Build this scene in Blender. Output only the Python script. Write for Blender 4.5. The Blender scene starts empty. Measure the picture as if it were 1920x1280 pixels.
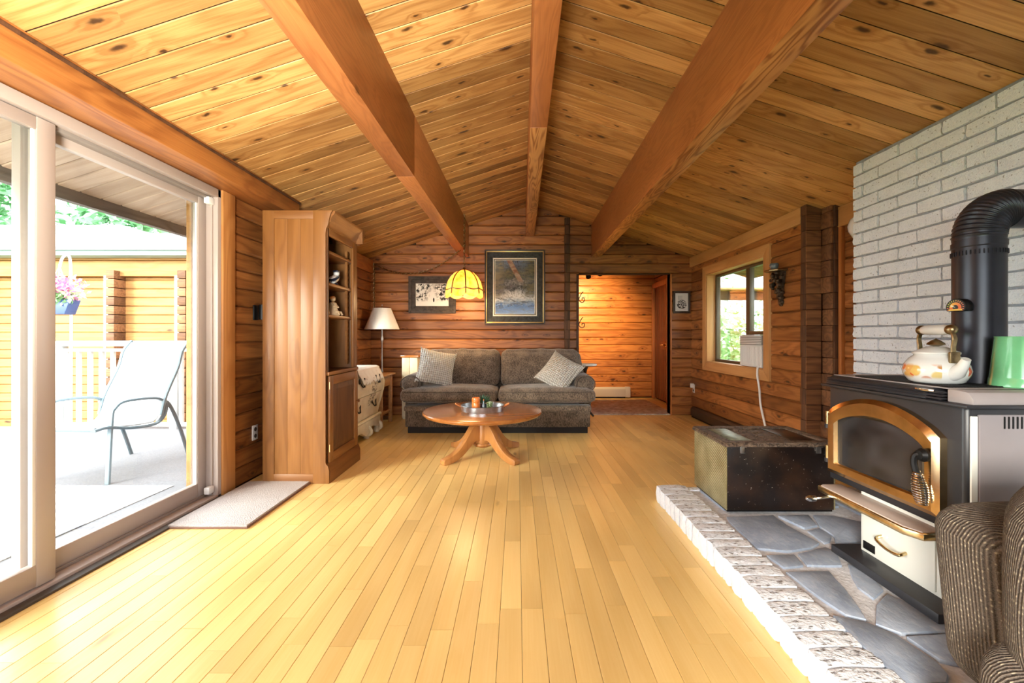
import bpy, bmesh, math, random
from math import sin, cos, pi, sqrt, atan2, radians
from mathutils import Vector, Matrix
random.seed(7)
S = bpy.context.scene
C = S.collection
# ------------------------------------------------------------------ camera, sky, sun, exposure
H = 1.15                      # camera height
F = 810.0                     # focal length in pixels of a 1920 wide frame
cd = bpy.data.cameras.new('camera'); cam = bpy.data.objects.new('camera', cd); C.objects.link(cam)
cam.location = (0, 0, H); cam.rotation_euler = (pi/2, 0, 0)
cd.lens = F/1920*36; cd.sensor_width = 36; cd.clip_start = .02
cd.shift_x = -10/1920; cd.shift_y = -10/1920
S.camera = cam
S.view_settings.view_transform = 'Standard'; S.view_settings.look = 'None'
S.view_settings.gamma = 1; S.view_settings.use_curve_mapping = False
S.view_settings.exposure = 2.5
wd = bpy.data.worlds.new('sky'); S.world = wd; wd.use_nodes = True
bg = wd.node_tree.nodes['Background']
bg.inputs[0].default_value = (.93, .97, 1.0, 1); bg.inputs[1].default_value = 1.8
sd = bpy.data.lights.new('sun', 'SUN'); sd.energy = 1.6; sd.angle = radians(16); sd.color = (1, .93, .8)
so = bpy.data.objects.new('sun', sd); C.objects.link(so); so.location = (-6, -6, 6)
so.rotation_euler = Vector((.59*cos(radians(17)), .81*cos(radians(17)), -sin(radians(17)))).to_track_quat('-Z', 'Y').to_euler()

# fill light added behind the camera to brighten the ceiling on the door side
fd = bpy.data.lights.new('bounce_fill', 'SPOT'); fd.energy = 270; fd.spot_size = radians(86); fd.spot_blend = 1.0; fd.shadow_soft_size = .35; fd.color = (1, .94, .82)
fo = bpy.data.objects.new('bounce_fill', fd); C.objects.link(fo); fo.location = (-.45, -.7, 1.1)
fo.rotation_euler = Vector((-1.0, 2.0, 1.5)).to_track_quat('-Z', 'Y').to_euler()
# ------------------------------------------------------------------ materials
class NT:
    def __init__(s, name):
        s.m = bpy.data.materials.new(name); s.m.use_nodes = True
        s.t = s.m.node_tree; s.b = s.t.nodes['Principled BSDF']; s.out = s.t.nodes['Material Output']
    def n(s, typ, ins=None, **kw):
        d = s.t.nodes.new(typ)
        for k, v in kw.items(): setattr(d, k, v)
        for k, v in (ins or {}).items(): s.set(d.inputs[k], v)
        return d
    def set(s, inp, v):
        if hasattr(v, 'is_output'): s.t.links.new(v, inp)
        elif isinstance(v, (tuple, list)):
            v = tuple(v)
            if inp.type == 'RGBA' and len(v) == 3: v = v+(1,)
            inp.default_value = v
        else: inp.default_value = v
    def ma(s, op, a, b=0.0, c=None, clamp=False):
        d = s.n('ShaderNodeMath', {0: a, 1: b}, operation=op, use_clamp=clamp)
        if c is not None: s.set(d.inputs[2], c)
        return d.outputs[0]
    def vm(s, op, a, b=(0, 0, 0)):
        d = s.n('ShaderNodeVectorMath', {0: a, 1: b}, operation=op); return d.outputs[0]
    def mix(s, f, a, b, mode='MIX'):
        d = s.n('ShaderNodeMix', data_type='RGBA', blend_type=mode)
        s.set(d.inputs[0], f); s.set(d.inputs[6], a); s.set(d.inputs[7], b); return d.outputs[2]
    def mr(s, v, a, b, c=0.0, d=1.0, smooth=False):
        q = s.n('ShaderNodeMapRange', {0: v, 1: a, 2: b, 3: c, 4: d})
        if smooth: q.interpolation_type = 'SMOOTHSTEP'
        return q.outputs[0]
    def noise(s, vec, scale=1.0, detail=2.0, rough=.5, dist=0.0):
        d = s.n('ShaderNodeTexNoise', {'Vector': vec, 'Scale': scale, 'Detail': detail, 'Roughness': rough, 'Distortion': dist})
        return d.outputs[0]
    def ramp(s, f, stops):
        d = s.n('ShaderNodeValToRGB', {0: f}); e = d.color_ramp.elements
        while len(e) < len(stops): e.new(.5)
        for el, (p, c) in zip(e, stops): el.position = p; el.color = tuple(c)+(1,) if len(c) == 3 else c
        return d.outputs[0]
    def obj(s): return s.n('ShaderNodeTexCoord').outputs['Object']
    def rnd(s): return s.n('ShaderNodeObjectInfo').outputs['Random']
    def xyz(s, v):
        d = s.n('ShaderNodeSeparateXYZ', {0: v}); return d.outputs[0], d.outputs[1], d.outputs[2]
    def comb(s, x, y, z): return s.n('ShaderNodeCombineXYZ', {0: x, 1: y, 2: z}).outputs[0]
    def bump(s, h, strength=.2, dist=.01):
        s.set(s.b.inputs['Normal'], s.n('ShaderNodeBump', {'Height': h, 'Strength': strength, 'Distance': dist}).outputs[0])
    def fin(s, col=None, rough=.5, metal=0.0, coat=0.0, spec=.5):
        if col is not None: s.set(s.b.inputs['Base Color'], col)
        s.set(s.b.inputs['Roughness'], rough); s.set(s.b.inputs['Metallic'], metal)
        s.b.inputs['Coat Weight'].default_value = coat; s.b.inputs['Coat Roughness'].default_value = .15
        s.b.inputs['Specular IOR Level'].default_value = spec
        return s.m

def plain(name, col, rough=.5, metal=0.0, coat=0.0, noise=0.0, nscale=30, bump=0.0, spec=.5):
    q = NT(name); c = col
    if noise or bump:
        nz = q.noise(q.obj(), nscale, 3, .6)
        if noise:
            k = q.mr(nz, .3, .7, 1-noise, 1+noise*.6)
            c = q.mix(1.0, col, q.comb(k, k, k), 'MULTIPLY')
        if bump: q.bump(nz, bump, .01)
    return q.fin(c, rough, metal, coat, spec)

def wood(name, light, dark, axis=0, knots=.5, K=9, var=.3, rough=.42, coat=0.0, sc=1.0, fine=.45, ring=.55, bump=.06, flat=False, kcol=(.035, .012, .004)):
    q = NT(name)
    x = q.xyz(q.obj()); o = [(0, 1, 2), (1, 0, 2), (2, 0, 1)][axis]
    p = q.comb(x[o[0]], x[o[1]], x[o[2]])
    r = q.rnd()
    off = q.comb(q.ma('MULTIPLY', r, 37.0), q.ma('MULTIPLY', r, 19.0), q.ma('MULTIPLY', r, 11.0))
    P = q.vm('ADD', p, off)
    wob = q.n('ShaderNodeTexNoise', {'Vector': P, 'Scale': 22.0, 'Detail': 2.0}).outputs[1]
    PW = q.vm('ADD', P, q.vm('MULTIPLY', q.vm('SUBTRACT', wob, (.5, .5, .5)), (.05, .022, .02)))
    vk = q.n('ShaderNodeTexVoronoi', {'Vector': q.vm('MULTIPLY', PW, ((2.9 if flat else 2.0)*sc, 6.5*sc, 2.0*sc)), 'Scale': 1.0}, voronoi_dimensions='2D' if flat else '3D')
    rc = q.n('ShaderNodeSeparateColor', {0: vk.outputs['Color']}).outputs[0]
    gate = q.ma('GREATER_THAN', rc, 1-knots)
    kd = vk.outputs['Distance']
    if flat: kd = q.ma('MULTIPLY', kd, q.mr(q.n('ShaderNodeSeparateColor', {0: vk.outputs['Color']}).outputs[1], 0, 1, .85, 2.6))
    km = q.ma('MULTIPLY', gate, q.mr(kd, .17, .05, 0, 1, True))
    kh = q.ma('MULTIPLY', gate, q.mr(kd, .6, .08, 0, 1, True))
    n = q.noise(q.vm('MULTIPLY', P, (.8*sc, 6*sc, 6*sc)), 1.0, 2, .45, .25)
    ph = q.ma('ADD', q.ma('MULTIPLY', n, K*6.283), q.ma('MULTIPLY', kh, 7.0))
    g = q.ma('MULTIPLY_ADD', q.ma('SINE', ph), .5, .5)
    g = q.ma('POWER', g, 1.6)
    f = q.noise(q.vm('MULTIPLY', P, (4*sc, 130*sc, 130*sc)), 1.0, 2, .6)
    fac = q.ma('ADD', q.ma('MULTIPLY', g, ring), q.ma('MULTIPLY', q.mr(f, .3, .7), fine))
    fac = q.ma('ADD', fac, q.ma('MULTIPLY', kh, .35), clamp=True)
    col = q.mix(fac, light, dark)
    wn = q.n('ShaderNodeTexWhiteNoise', {'W': q.ma('MULTIPLY', r, 91.7)}, noise_dimensions='1D')
    bl = q.noise(q.vm('MULTIPLY', P, (.9*sc, 2.5*sc, 2.5*sc)), 1.0, 1)
    k = q.ma('ADD', q.mr(wn.outputs[0], 0, 1, 1-var, 1+var*.45), q.mr(bl, .3, .7, -.12, .12))
    k2 = q.ma('POWER', k, 1.25)
    col = q.mix(1.0, col, q.comb(k, q.ma('POWER', k, 1.1), k2), 'MULTIPLY')
    col = q.mix(q.ma('MULTIPLY', km, .9), col, kcol)
    q.bump(fac, bump, .004)
    return q.fin(col, rough, 0, coat)

def fabric(name, a, b, scale=420, rough=.95, bump=.35):
    q = NT(name); o = q.obj()
    n1 = q.noise(q.vm('MULTIPLY', o, (1, 1, .35)), scale, 2, .6); n2 = q.noise(o, 9, 2)
    f = q.ma('ADD', q.mr(n1, .35, .65), q.mr(n2, .3, .7, -.25, .25), clamp=True)
    q.bump(n1, bump, .004)
    q.b.inputs['Sheen Weight'].default_value = .25
    return q.fin(q.mix(f, a, b), rough)

M = {}
M['ceil'] = wood('ceiling cedar', (.68, .385, .135), (.44, .205, .058), knots=.5, K=8, var=.5, rough=.5, ring=.55, fine=.55, flat=True)
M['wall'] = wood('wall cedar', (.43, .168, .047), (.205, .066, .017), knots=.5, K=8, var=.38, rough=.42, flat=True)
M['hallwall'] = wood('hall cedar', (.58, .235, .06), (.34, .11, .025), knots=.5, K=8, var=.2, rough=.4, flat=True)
M['logend'] = wood('log end', (.30, .13, .05), (.13, .05, .02), knots=.2, K=10, var=.5, rough=.7)
M['darklog'] = wood('dark log edge', (.13, .055, .022), (.05, .02, .009), axis=2, knots=.2, K=6, var=.3, rough=.7, bump=.3)
M['beam'] = wood('beam fir', (.50, .19, .058), (.37, .128, .036), axis=1, knots=.12, K=14, var=.05, rough=.4, sc=1.4)
M['beamply'] = wood('beam flat grain', (.54, .26, .085), (.24, .08, .02), axis=1, knots=.2, K=11, var=.05, rough=.42, sc=1.5, ring=.9, fine=.12)
M['floor'] = wood('maple strip', (.92, .66, .26), (.84, .545, .165), knots=.05, K=4, var=.10, rough=.36, coat=.12, ring=.25, fine=.3, bump=.02, kcol=(.35, .17, .05))
M['header'] = wood('header log', (.50, .20, .052), (.30, .10, .025), axis=1, knots=.35, K=7, var=.05, rough=.42)
M['casing'] = wood('door casing', (.58, .27, .085), (.42, .17, .045), axis=2, knots=.3, K=6, var=.05)
M['casing_y'] = wood('window casing', (.62, .33, .125), (.50, .24, .08), axis=1, knots=.05, K=5, var=.05)
M['casing_z'] = wood('window casing upright', (.62, .33, .125), (.50, .24, .08), axis=2, knots=.05, K=5, var=.05)
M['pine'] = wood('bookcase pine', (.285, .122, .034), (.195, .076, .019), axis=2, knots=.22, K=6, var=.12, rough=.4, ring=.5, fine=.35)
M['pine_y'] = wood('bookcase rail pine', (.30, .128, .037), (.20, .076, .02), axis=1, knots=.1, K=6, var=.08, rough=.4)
M['pine_dark'] = wood('bookcase inside pine', (.16, .064, .02), (.085, .032, .01), axis=2, knots=.25, K=6, var=.1, rough=.5)  # darker pine, with the shelf interior's shade put into the colour
M['tbl'] = wood('coffee table pine', (.50, .19, .048), (.33, .105, .025), axis=0, knots=.55, K=6, var=.06, rough=.18, coat=.5)
M['tbl_z'] = wood('coffee table leg pine', (.52, .235, .07), (.36, .14, .038), axis=2, knots=.1, K=6, var=.08, rough=.3, coat=.2)
M['endtbl'] = wood('end table oak', (.47, .23, .08), (.32, .14, .045), axis=1, knots=.1, K=8, var=.08, rough=.4)
M['hdoor'] = wood('hall door cedar', (.36, .13, .04), (.19, .06, .018), axis=2, knots=.2, K=8, var=.4, rough=.4)
M['hcasing'] = wood('hall door casing', (.52, .19, .05), (.36, .12, .03), axis=2, knots=.1, K=6, var=.05)
M['extlog'] = wood('outside cedar', (.46, .23, .07), (.33, .145, .04), knots=.2, K=5, var=.18, rough=.7)
M['soffit'] = wood('soffit board', (.52, .38, .27), (.40, .27, .18), knots=.2, K=5, var=.15, rough=.7)
M['fascia'] = wood('weathered fascia', (.16, .13, .11), (.08, .065, .055), axis=1, knots=.1, var=.05, rough=.8)
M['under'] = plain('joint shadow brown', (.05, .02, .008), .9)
M['vinyl'] = plain('door vinyl', (.43, .36, .325), .35)
M['vinyl2'] = plain('door track grey', (.27, .235, .215), .4)
M['dark'] = plain('dark threshold', (.055, .04, .03), .5)
M['black'] = plain('black metal', (.012, .012, .013), .45, .6)
M['white'] = plain('white plastic', (.75, .74, .72), .4)
M['cream'] = plain('cream paint', (.74, .66, .46), .5, noise=.12, nscale=14)
M['brass'] = plain('brass', (.80, .62, .34), .2, 1.0, noise=.25, nscale=18)
M['abrass'] = plain('antique brass', (.30, .22, .12), .35, 1.0, noise=.3, nscale=60)
M['chrome'] = plain('chrome', (.75, .75, .75), .15, 1.0)
M['iron'] = plain('wrought iron', (.03, .022, .018), .55, .6)
M['stove'] = plain('stove black enamel', (.024, .025, .03), .38, .0, noise=.2, nscale=8)
M['stovegrey'] = plain('stove grey panel', (.27, .25, .265), .5, noise=.06, nscale=6)
M['stovetop'] = plain('stove grey top', (.33, .30, .30), .48, noise=.08, nscale=9)
M['enamel'] = plain('white enamel', (.80, .82, .76), .22, coat=.4)
M['pipe'] = plain('stove pipe', (.028, .031, .045), .33, .35, noise=.3, nscale=5)
M['sofa'] = fabric('sofa tweed', (.05, .036, .026), (.24, .18, .13), 130)
M['sofa_dark'] = plain('sofa plinth', (.012, .010, .009), .8)
M['sofaband'] = fabric('sofa skirt tweed', (.035, .026, .018), (.17, .125, .088), 130)
M['lampshade'] = plain('linen shade', (.78, .76, .72), .8, noise=.04, nscale=60)
M['steel'] = plain('brushed steel', (.42, .40, .38), .3, 1.0)
M['greencan'] = plain('green enamel', (.16, .50, .24), .18, coat=.6, noise=.15, nscale=7)
M['porcelain'] = plain('white porcelain', (.66, .68, .67), .12, coat=.6)
M['deckgrey'] = plain('deck carpet grey', (.17, .17, .185), .95, noise=.25, nscale=90)
M['whitepaint'] = plain('white railing paint', (.62, .62, .62), .6)
M['gutter'] = plain('pale green gutter', (.22, .30, .285), .5)
M['shingle'] = plain('pale roof shingle', (.36, .36, .37), .9, noise=.1, nscale=12)
M['chairmetal'] = plain('patio chair frame', (.13, .18, .21), .4, .2)
M['sling'] = plain('white sling', (.62, .63, .65), .8)
M['grass'] = plain('lawn', (.18, .30, .08), .95, noise=.4, nscale=20)
M['trunkwood'] = plain('tree bark', (.20, .16, .12), .9, noise=.4, nscale=9)
M['leaf'] = plain('leaf green', (.34, .58, .26), .6, noise=.5, nscale=1.2)
M['leaf2'] = plain('needle green', (.22, .48, .24), .7, noise=.5, nscale=1.2)
M['pot'] = plain('blue plastic planter', (.05, .085, .22), .5)
M['pink'] = plain('pink petals', (.70, .22, .42), .7)
M['orange'] = plain('orange glazed jar', (.80, .22, .04), .25, coat=.4, noise=.15, nscale=25)
M['galv'] = plain('galvanized tray', (.48, .50, .52), .28, .9, noise=.3, nscale=22)
M['copper'] = plain('copper handle', (.50, .20, .08), .35, .8)
M['succ'] = plain('succulent', (.03, .09, .04), .6)
M['goldframe'] = plain('gilt frame edge', (.62, .43, .16), .3, .8)
M['darkframe'] = plain('dark walnut frame', (.05, .032, .024), .4, noise=.3, nscale=25)
M['mat_dark'] = plain('dark mottled mount', (.035, .04, .045), .7, noise=.6, nscale=30)
M['bark'] = plain('bark frame', (.055, .04, .034), .7, noise=.6, nscale=22, bump=.5)
M['mountwhite'] = plain('white mount', (.80, .79, .74), .7)
M['heater'] = plain('baseboard heater brown', (.022, .016, .013), .45)
M['heaterw'] = plain('baseboard heater almond', (.62, .58, .52), .45)
M['ceramic'] = plain('bisque figurine', (.62, .47, .30), .5, noise=.15, nscale=40)
M['bwhite'] = plain('white bird glaze', (.80, .82, .85), .3)
M['bdark'] = plain('blue black glaze', (.02, .025, .05), .3)
M['candleholder'] = plain('blue grey glass cup', (.10, .14, .17), .15, coat=.5)

def glass(name, tint=(.97, .99, .98), refl=.07):
    q = NT(name)
    tr = q.n('ShaderNodeBsdfTransparent', {0: tint+(1,)}); gl = q.n('ShaderNodeBsdfGlossy', {'Roughness': 0.0})
    fr = q.n('ShaderNodeLayerWeight', {'Blend': .18}).outputs['Fresnel']
    mx = q.n('ShaderNodeMixShader', {0: q.ma('MULTIPLY_ADD', fr, .55, refl*.3, clamp=True), 1: tr.outputs[0], 2: gl.outputs[0]})
    q.t.links.new(mx.outputs[0], q.out.inputs[0]); return q.m
M['glass'] = glass('window glass')
def stoveglass():
    q = NT('sooty stove glass'); o = q.obj()
    n = q.noise(q.vm('MULTIPLY', o, (3, 5, 9)), 1, 4, .6, .6)
    tr = q.n('ShaderNodeBsdfTransparent', {0: (.35, .34, .34, 1)})
    q.fin(q.mix(q.mr(n, .3, .8), (.015, .014, .014), (.085, .083, .088)), .12, 0, .4)
    mx = q.n('ShaderNodeMixShader', {0: .72, 1: tr.outputs[0], 2: q.b.outputs[0]})
    q.t.links.new(mx.outputs[0], q.out.inputs[0]); return q.m
M['stoveglass'] = stoveglass()
def votive():
    q = NT('mossy glass'); o = q.obj()
    tr = q.n('ShaderNodeBsdfTransparent', {0: (.7, .8, .6, 1)})
    q.fin(q.mix(q.mr(q.noise(o, 60, 2), .4, .6), (.08, .14, .04), (.4, .45, .3)), .15)
    mx = q.n('ShaderNodeMixShader', {0: .75, 1: tr.outputs[0], 2: q.b.outputs[0]})
    q.t.links.new(mx.outputs[0], q.out.inputs[0]); return q.m
M['votive'] = votive()
def brick():
    q = NT('white painted brick'); o = q.obj(); r = q.rnd()
    P = q.vm('ADD', o, q.comb(q.ma('MULTIPLY', r, 31.0), q.ma('MULTIPLY', r, 17.0), q.ma('MULTIPLY', r, 23.0)))
    n = q.noise(P, 14, 4, .65); n2 = q.noise(P, 130, 2, .6)
    sp = q.mr(q.noise(P, 75, 1), .68, .74)
    c = q.mix(q.mr(n, .3, .7), (.68, .76, .87), (.80, .87, .96))
    c = q.mix(q.mr(n2, .35, .75), c, (.86, .92, .98))
    c = q.mix(q.ma('MULTIPLY', sp, .6), c, (.16, .17, .19))
    q.bump(q.ma('ADD', n2, q.ma('MULTIPLY', n, 1.5)), .7, .008)
    return q.fin(c, .75)
M['brick'] = brick()
def hbrick():
    q = NT('whitewashed rough brick'); o = q.obj(); r = q.rnd()
    P = q.vm('ADD', o, q.comb(q.ma('MULTIPLY', r, 31.0), q.ma('MULTIPLY', r, 17.0), q.ma('MULTIPLY', r, 23.0)))
    x, y, z = q.xyz(o)
    nz = q.xyz(q.n('ShaderNodeNewGeometry').outputs['Normal'])[2]
    pits = q.mr(q.noise(q.vm('MULTIPLY', P, (32, 75, 32)), 1, 3, .6), .55, .66)
    pits = q.ma('MULTIPLY', pits, q.mr(nz, .3, .8, .08, .85))
    c = q.mix(q.mr(q.noise(P, 20, 3), .3, .7), (.72, .77, .84), (.84, .88, .93))
    c = q.mix(pits, c, (.13, .095, .08))
    q.bump(q.ma('SUBTRACT', q.noise(P, 60, 3), pits), .8, .008)
    return q.fin(c, .8)
M['hbrick'] = hbrick()
def slate():
    q = NT('grey flagstone'); o = q.obj(); r = q.rnd()
    P = q.vm('ADD', o, q.comb(q.ma('MULTIPLY', r, 31.0), q.ma('MULTIPLY', r, 17.0), 0.0))
    n = q.noise(P, 6, 5, .7, .4); n2 = q.noise(q.vm('MULTIPLY', P, (40, 18, 40)), 1, 4, .7)
    c = q.mix(q.mr(n, .3, .7), (.20, .25, .34), (.37, .43, .53))
    c = q.mix(q.mr(n2, .5, .8, 0, .6), c, (.50, .52, .55))
    q.bump(n2, .4, .006); return q.fin(c, .6)
M['slate'] = slate()
M['mortar'] = plain('pale mortar', (.58, .59, .63), .9, noise=.2, nscale=50, bump=.4)
M['mortarw'] = plain('white wall mortar', (.30, .33, .38), .9, noise=.25, nscale=40)
def knit():
    q = NT('white waffle knit'); x, y, z = q.xyz(q.obj())
    a = q.ma('SINE', q.ma('MULTIPLY', x, 260.0)); b = q.ma('SINE', q.ma('MULTIPLY', y, 260.0))
    h = q.ma('MULTIPLY', q.ma('ADD', a, b), .5)
    q.bump(h, .9, .012)
    return q.fin(q.mix(q.mr(h, -1, .6), (.42, .38, .33), (.80, .77, .71)), .9)
M['knit'] = knit()
def chairfab():
    q = NT('ribbed chair chenille'); x, y, z = q.xyz(q.obj())
    s = q.ma('ADD', q.ma('ADD', x, y), q.ma('MULTIPLY', z, .10))
    w = q.ma('MULTIPLY_ADD', q.ma('SINE', q.ma('MULTIPLY', s, 698.0)), .5, .5)
    d = q.n('ShaderNodeTexVoronoi', {'Vector': q.comb(q.ma('MULTIPLY', s, 111.0), q.ma('MULTIPLY', z, 66.0), 0.0), 'Scale': 1.0, 'Randomness': .25})
    dots = q.mr(d.outputs['Distance'], .26, .16)
    rc = q.n('ShaderNodeSeparateColor', {0: d.outputs['Color']}).outputs[0]
    dots = q.ma('MULTIPLY', dots, q.mr(rc, .3, .5))
    n = q.noise(q.obj(), 300, 2)
    c = q.mix(w, (.032, .024, .019), (.135, .105, .08))
    c = q.mix(q.mr(n, .4, .7, 0, .4), c, (.21, .17, .135))
    c = q.mix(q.ma('MULTIPLY', dots, .55), c, (.50, .43, .30))
    q.bump(q.ma('ADD', w, q.ma('MULTIPLY', n, .8)), .8, .008)
    return q.fin(c, .95)
M['chairfab'] = chairfab()
def rugmat(name, a, b, sc=160):
    q = NT(name); n = q.noise(q.obj(), sc, 3, .7); n2 = q.noise(q.obj(), 6, 2)
    q.bump(n, 1.0, .012)
    return q.fin(q.mix(q.ma('MULTIPLY', q.mr(n, .3, .7), q.mr(n2, .2, .8, .6, 1.1)), a, b), .95)
M['mat'] = rugmat('mat pile', (.58, .53, .52), (.84, .79, .77))
M['matedge'] = plain('mat rubber edge', (.22, .12, .09), .8)
M['hallrug'] = rugmat('hall rug', (.30, .22, .17), (.72, .67, .62), 14)
def deckrug():
    q = NT('leaf outdoor rug'); o = q.obj()
    w = q.n('ShaderNodeTexWave', {'Vector': o, 'Scale': 2.2, 'Distortion': 9.0, 'Detail': 1.0, 'Detail Scale': .9})
    return q.fin(q.mix(q.mr(w.outputs[1], .62, .78), (.66, .66, .68), (.20, .22, .25)), .95)
M['deckrug'] = deckrug()
def tiffany():
    q = NT('amber slag glass'); n = q.noise(q.obj(), 9, 3, .6, .6)
    c = q.mix(q.mr(n, .3, .7), (.55, .20, .02), (.85, .50, .13))
    tl = q.n('ShaderNodeBsdfTranslucent', {0: c})
    q.fin(c, .25)
    mx = q.n('ShaderNodeMixShader', {0: .55, 1: q.b.outputs[0], 2: tl.outputs[0]})
    q.t.links.new(mx.outputs[0], q.out.inputs[0]); return q.m
M['tiffany'] = tiffany()
def trunk_mats():
    q = NT('hammered brass sheet'); x, y, z = q.xyz(q.obj())
    h = q.ma('MULTIPLY', q.ma('SINE', q.ma('MULTIPLY', y, 330.0)), q.ma('SINE', q.ma('MULTIPLY', z, 330.0)))
    q.bump(h, .7, .006); n = q.noise(q.obj(), 7, 3)
    M['hammer'] = q.fin(q.mix(q.mr(n, .3, .7), (.32, .27, .13), (.55, .50, .30)), .38, .75)
    q = NT('scuffed dark trunk'); o = q.obj()
    n = q.noise(o, 5, 4, .6); sp = q.mr(q.noise(o, 95, 1), .74, .78)
    c = q.mix(q.mr(n, .45, .75), (.010, .006, .005), (.040, .018, .009))
    M['trunkdark'] = q.fin(q.mix(q.ma('MULTIPLY', sp, .6), c, (.5, .42, .36)), .32)
    q = NT('carved trunk lid'); o = q.obj(); n = q.noise(o, 42, 4, .6, 1.2)
    q.bump(n, 1.0, .02)
    M['carved'] = q.fin(q.mix(q.mr(n, .35, .65), (.035, .02, .012), (.24, .165, .11)), .5)
trunk_mats()
def lace():
    q = NT('lace runner'); o = q.obj(); x, y, z = q.xyz(o)
    v = q.n('ShaderNodeTexVoronoi', {'Vector': o, 'Scale': 26.0}); rc = q.n('ShaderNodeSeparateColor', {0: v.outputs['Color']}).outputs[0]
    m = q.ma('MULTIPLY', q.ma('MULTIPLY', q.mr(v.outputs['Distance'], .34, .26), q.ma('GREATER_THAN', rc, .62)), q.mr(z, .72, .62, .15, 1.0))
    return q.fin(q.mix(m, (.80, .76, .70), (.22, .11, .06)), .9)
M['lace'] = lace()
def flagdecal():
    q = NT('painted chest'); o = q.obj(); x, y, z = q.xyz(o)
    cy = q.ma('ADD', y, -.10)       # floral spray in the middle of the front
    dy = q.ma('DIVIDE', cy, .12); dz = q.ma('DIVIDE', q.ma('SUBTRACT', z, .50), .17)
    inside = q.mr(q.ma('ADD', q.ma('MULTIPLY', dy, dy), q.ma('MULTIPLY', dz, dz)), 1.0, .5)
    n = q.mr(q.noise(o, 34, 3, .6, .8), .50, .56)
    c = q.mix(q.mr(q.noise(o, 10, 2), .3, .7), (.62, .50, .33), (.74, .64, .47))
    return q.fin(q.mix(q.ma('MULTIPLY', inside, n), c, (.10, .07, .035)), .5)
M['chest'] = flagdecal()
def kettle_print():
    q = NT('kettle fruit print'); o = q.obj(); x, y, z = q.xyz(o)
    band = q.ma('MULTIPLY', q.mr(z, .018, .03, 0, 1), q.mr(z, .082, .07, 0, 1))
    ang = q.ma('ARCTAN2', y, x)
    reg = q.ma('GREATER_THAN', q.ma('ABSOLUTE', q.ma('ADD', ang, 1.72)), .45)
    v = q.n('ShaderNodeTexVoronoi', {'Vector': o, 'Scale': 24.0})
    rc = q.n('ShaderNodeSeparateColor', {0: v.outputs['Color']}).outputs[0]
    col = q.ramp(rc, [(0, (.55, .03, .03)), (.25, (.66, .42, .08)), (.45, (.42, .22, .60)), (.62, (.62, .50, .14)), (.8, (.60, .06, .05)), (1, (.30, .36, .10))])
    blob = q.mr(v.outputs['Distance'], .62, .5)
    m = q.ma('MULTIPLY', q.ma('MULTIPLY', band, reg), blob)
    return q.fin(q.mix(m, (.66, .68, .67), col), .12, 0, .6)
M['kettle'] = kettle_print()
def gauge():
    q = NT('gauge dial print'); x, y, z = q.xyz(q.obj())
    r = q.ma('SQRT', q.ma('ADD', q.ma('MULTIPLY', x, x), q.ma('MULTIPLY', z, z)))
    a = q.ma('ARCTAN2', z, x)
    ring = q.ma('MULTIPLY', q.ma('GREATER_THAN', r, .011), q.ma('LESS_THAN', r, .023))
    dots = q.ma('MULTIPLY', q.ma('MULTIPLY', q.ma('GREATER_THAN', r, .027), q.ma('LESS_THAN', r, .033)), q.ma('GREATER_THAN', q.ma('SINE', q.ma('MULTIPLY', a, 22.0)), .2))
    fade = q.mr(a, .4, 2.6)
    c = q.mix(ring, (.012, .011, .012), q.mix(fade, (.75, .16, .05), (.82, .50, .07)))
    c = q.mix(dots, c, q.mix(fade, (.75, .2, .12), (.55, .66, .10)))
    base = q.ma('MULTIPLY', q.ma('LESS_THAN', z, -.007), q.ma('LESS_THAN', q.ma('ABSOLUTE', x), .026))
    c = q.mix(base, c, (.75, .48, .08))
    need = q.ma('MULTIPLY', q.ma('LESS_THAN', q.ma('ABSOLUTE', q.ma('SUBTRACT', a, 2.7)), .22), q.ma('LESS_THAN', r, .02))
    return q.fin(q.mix(need, c, (.8, .75, .6)), .4)
M['gauge'] = gauge()
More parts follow.
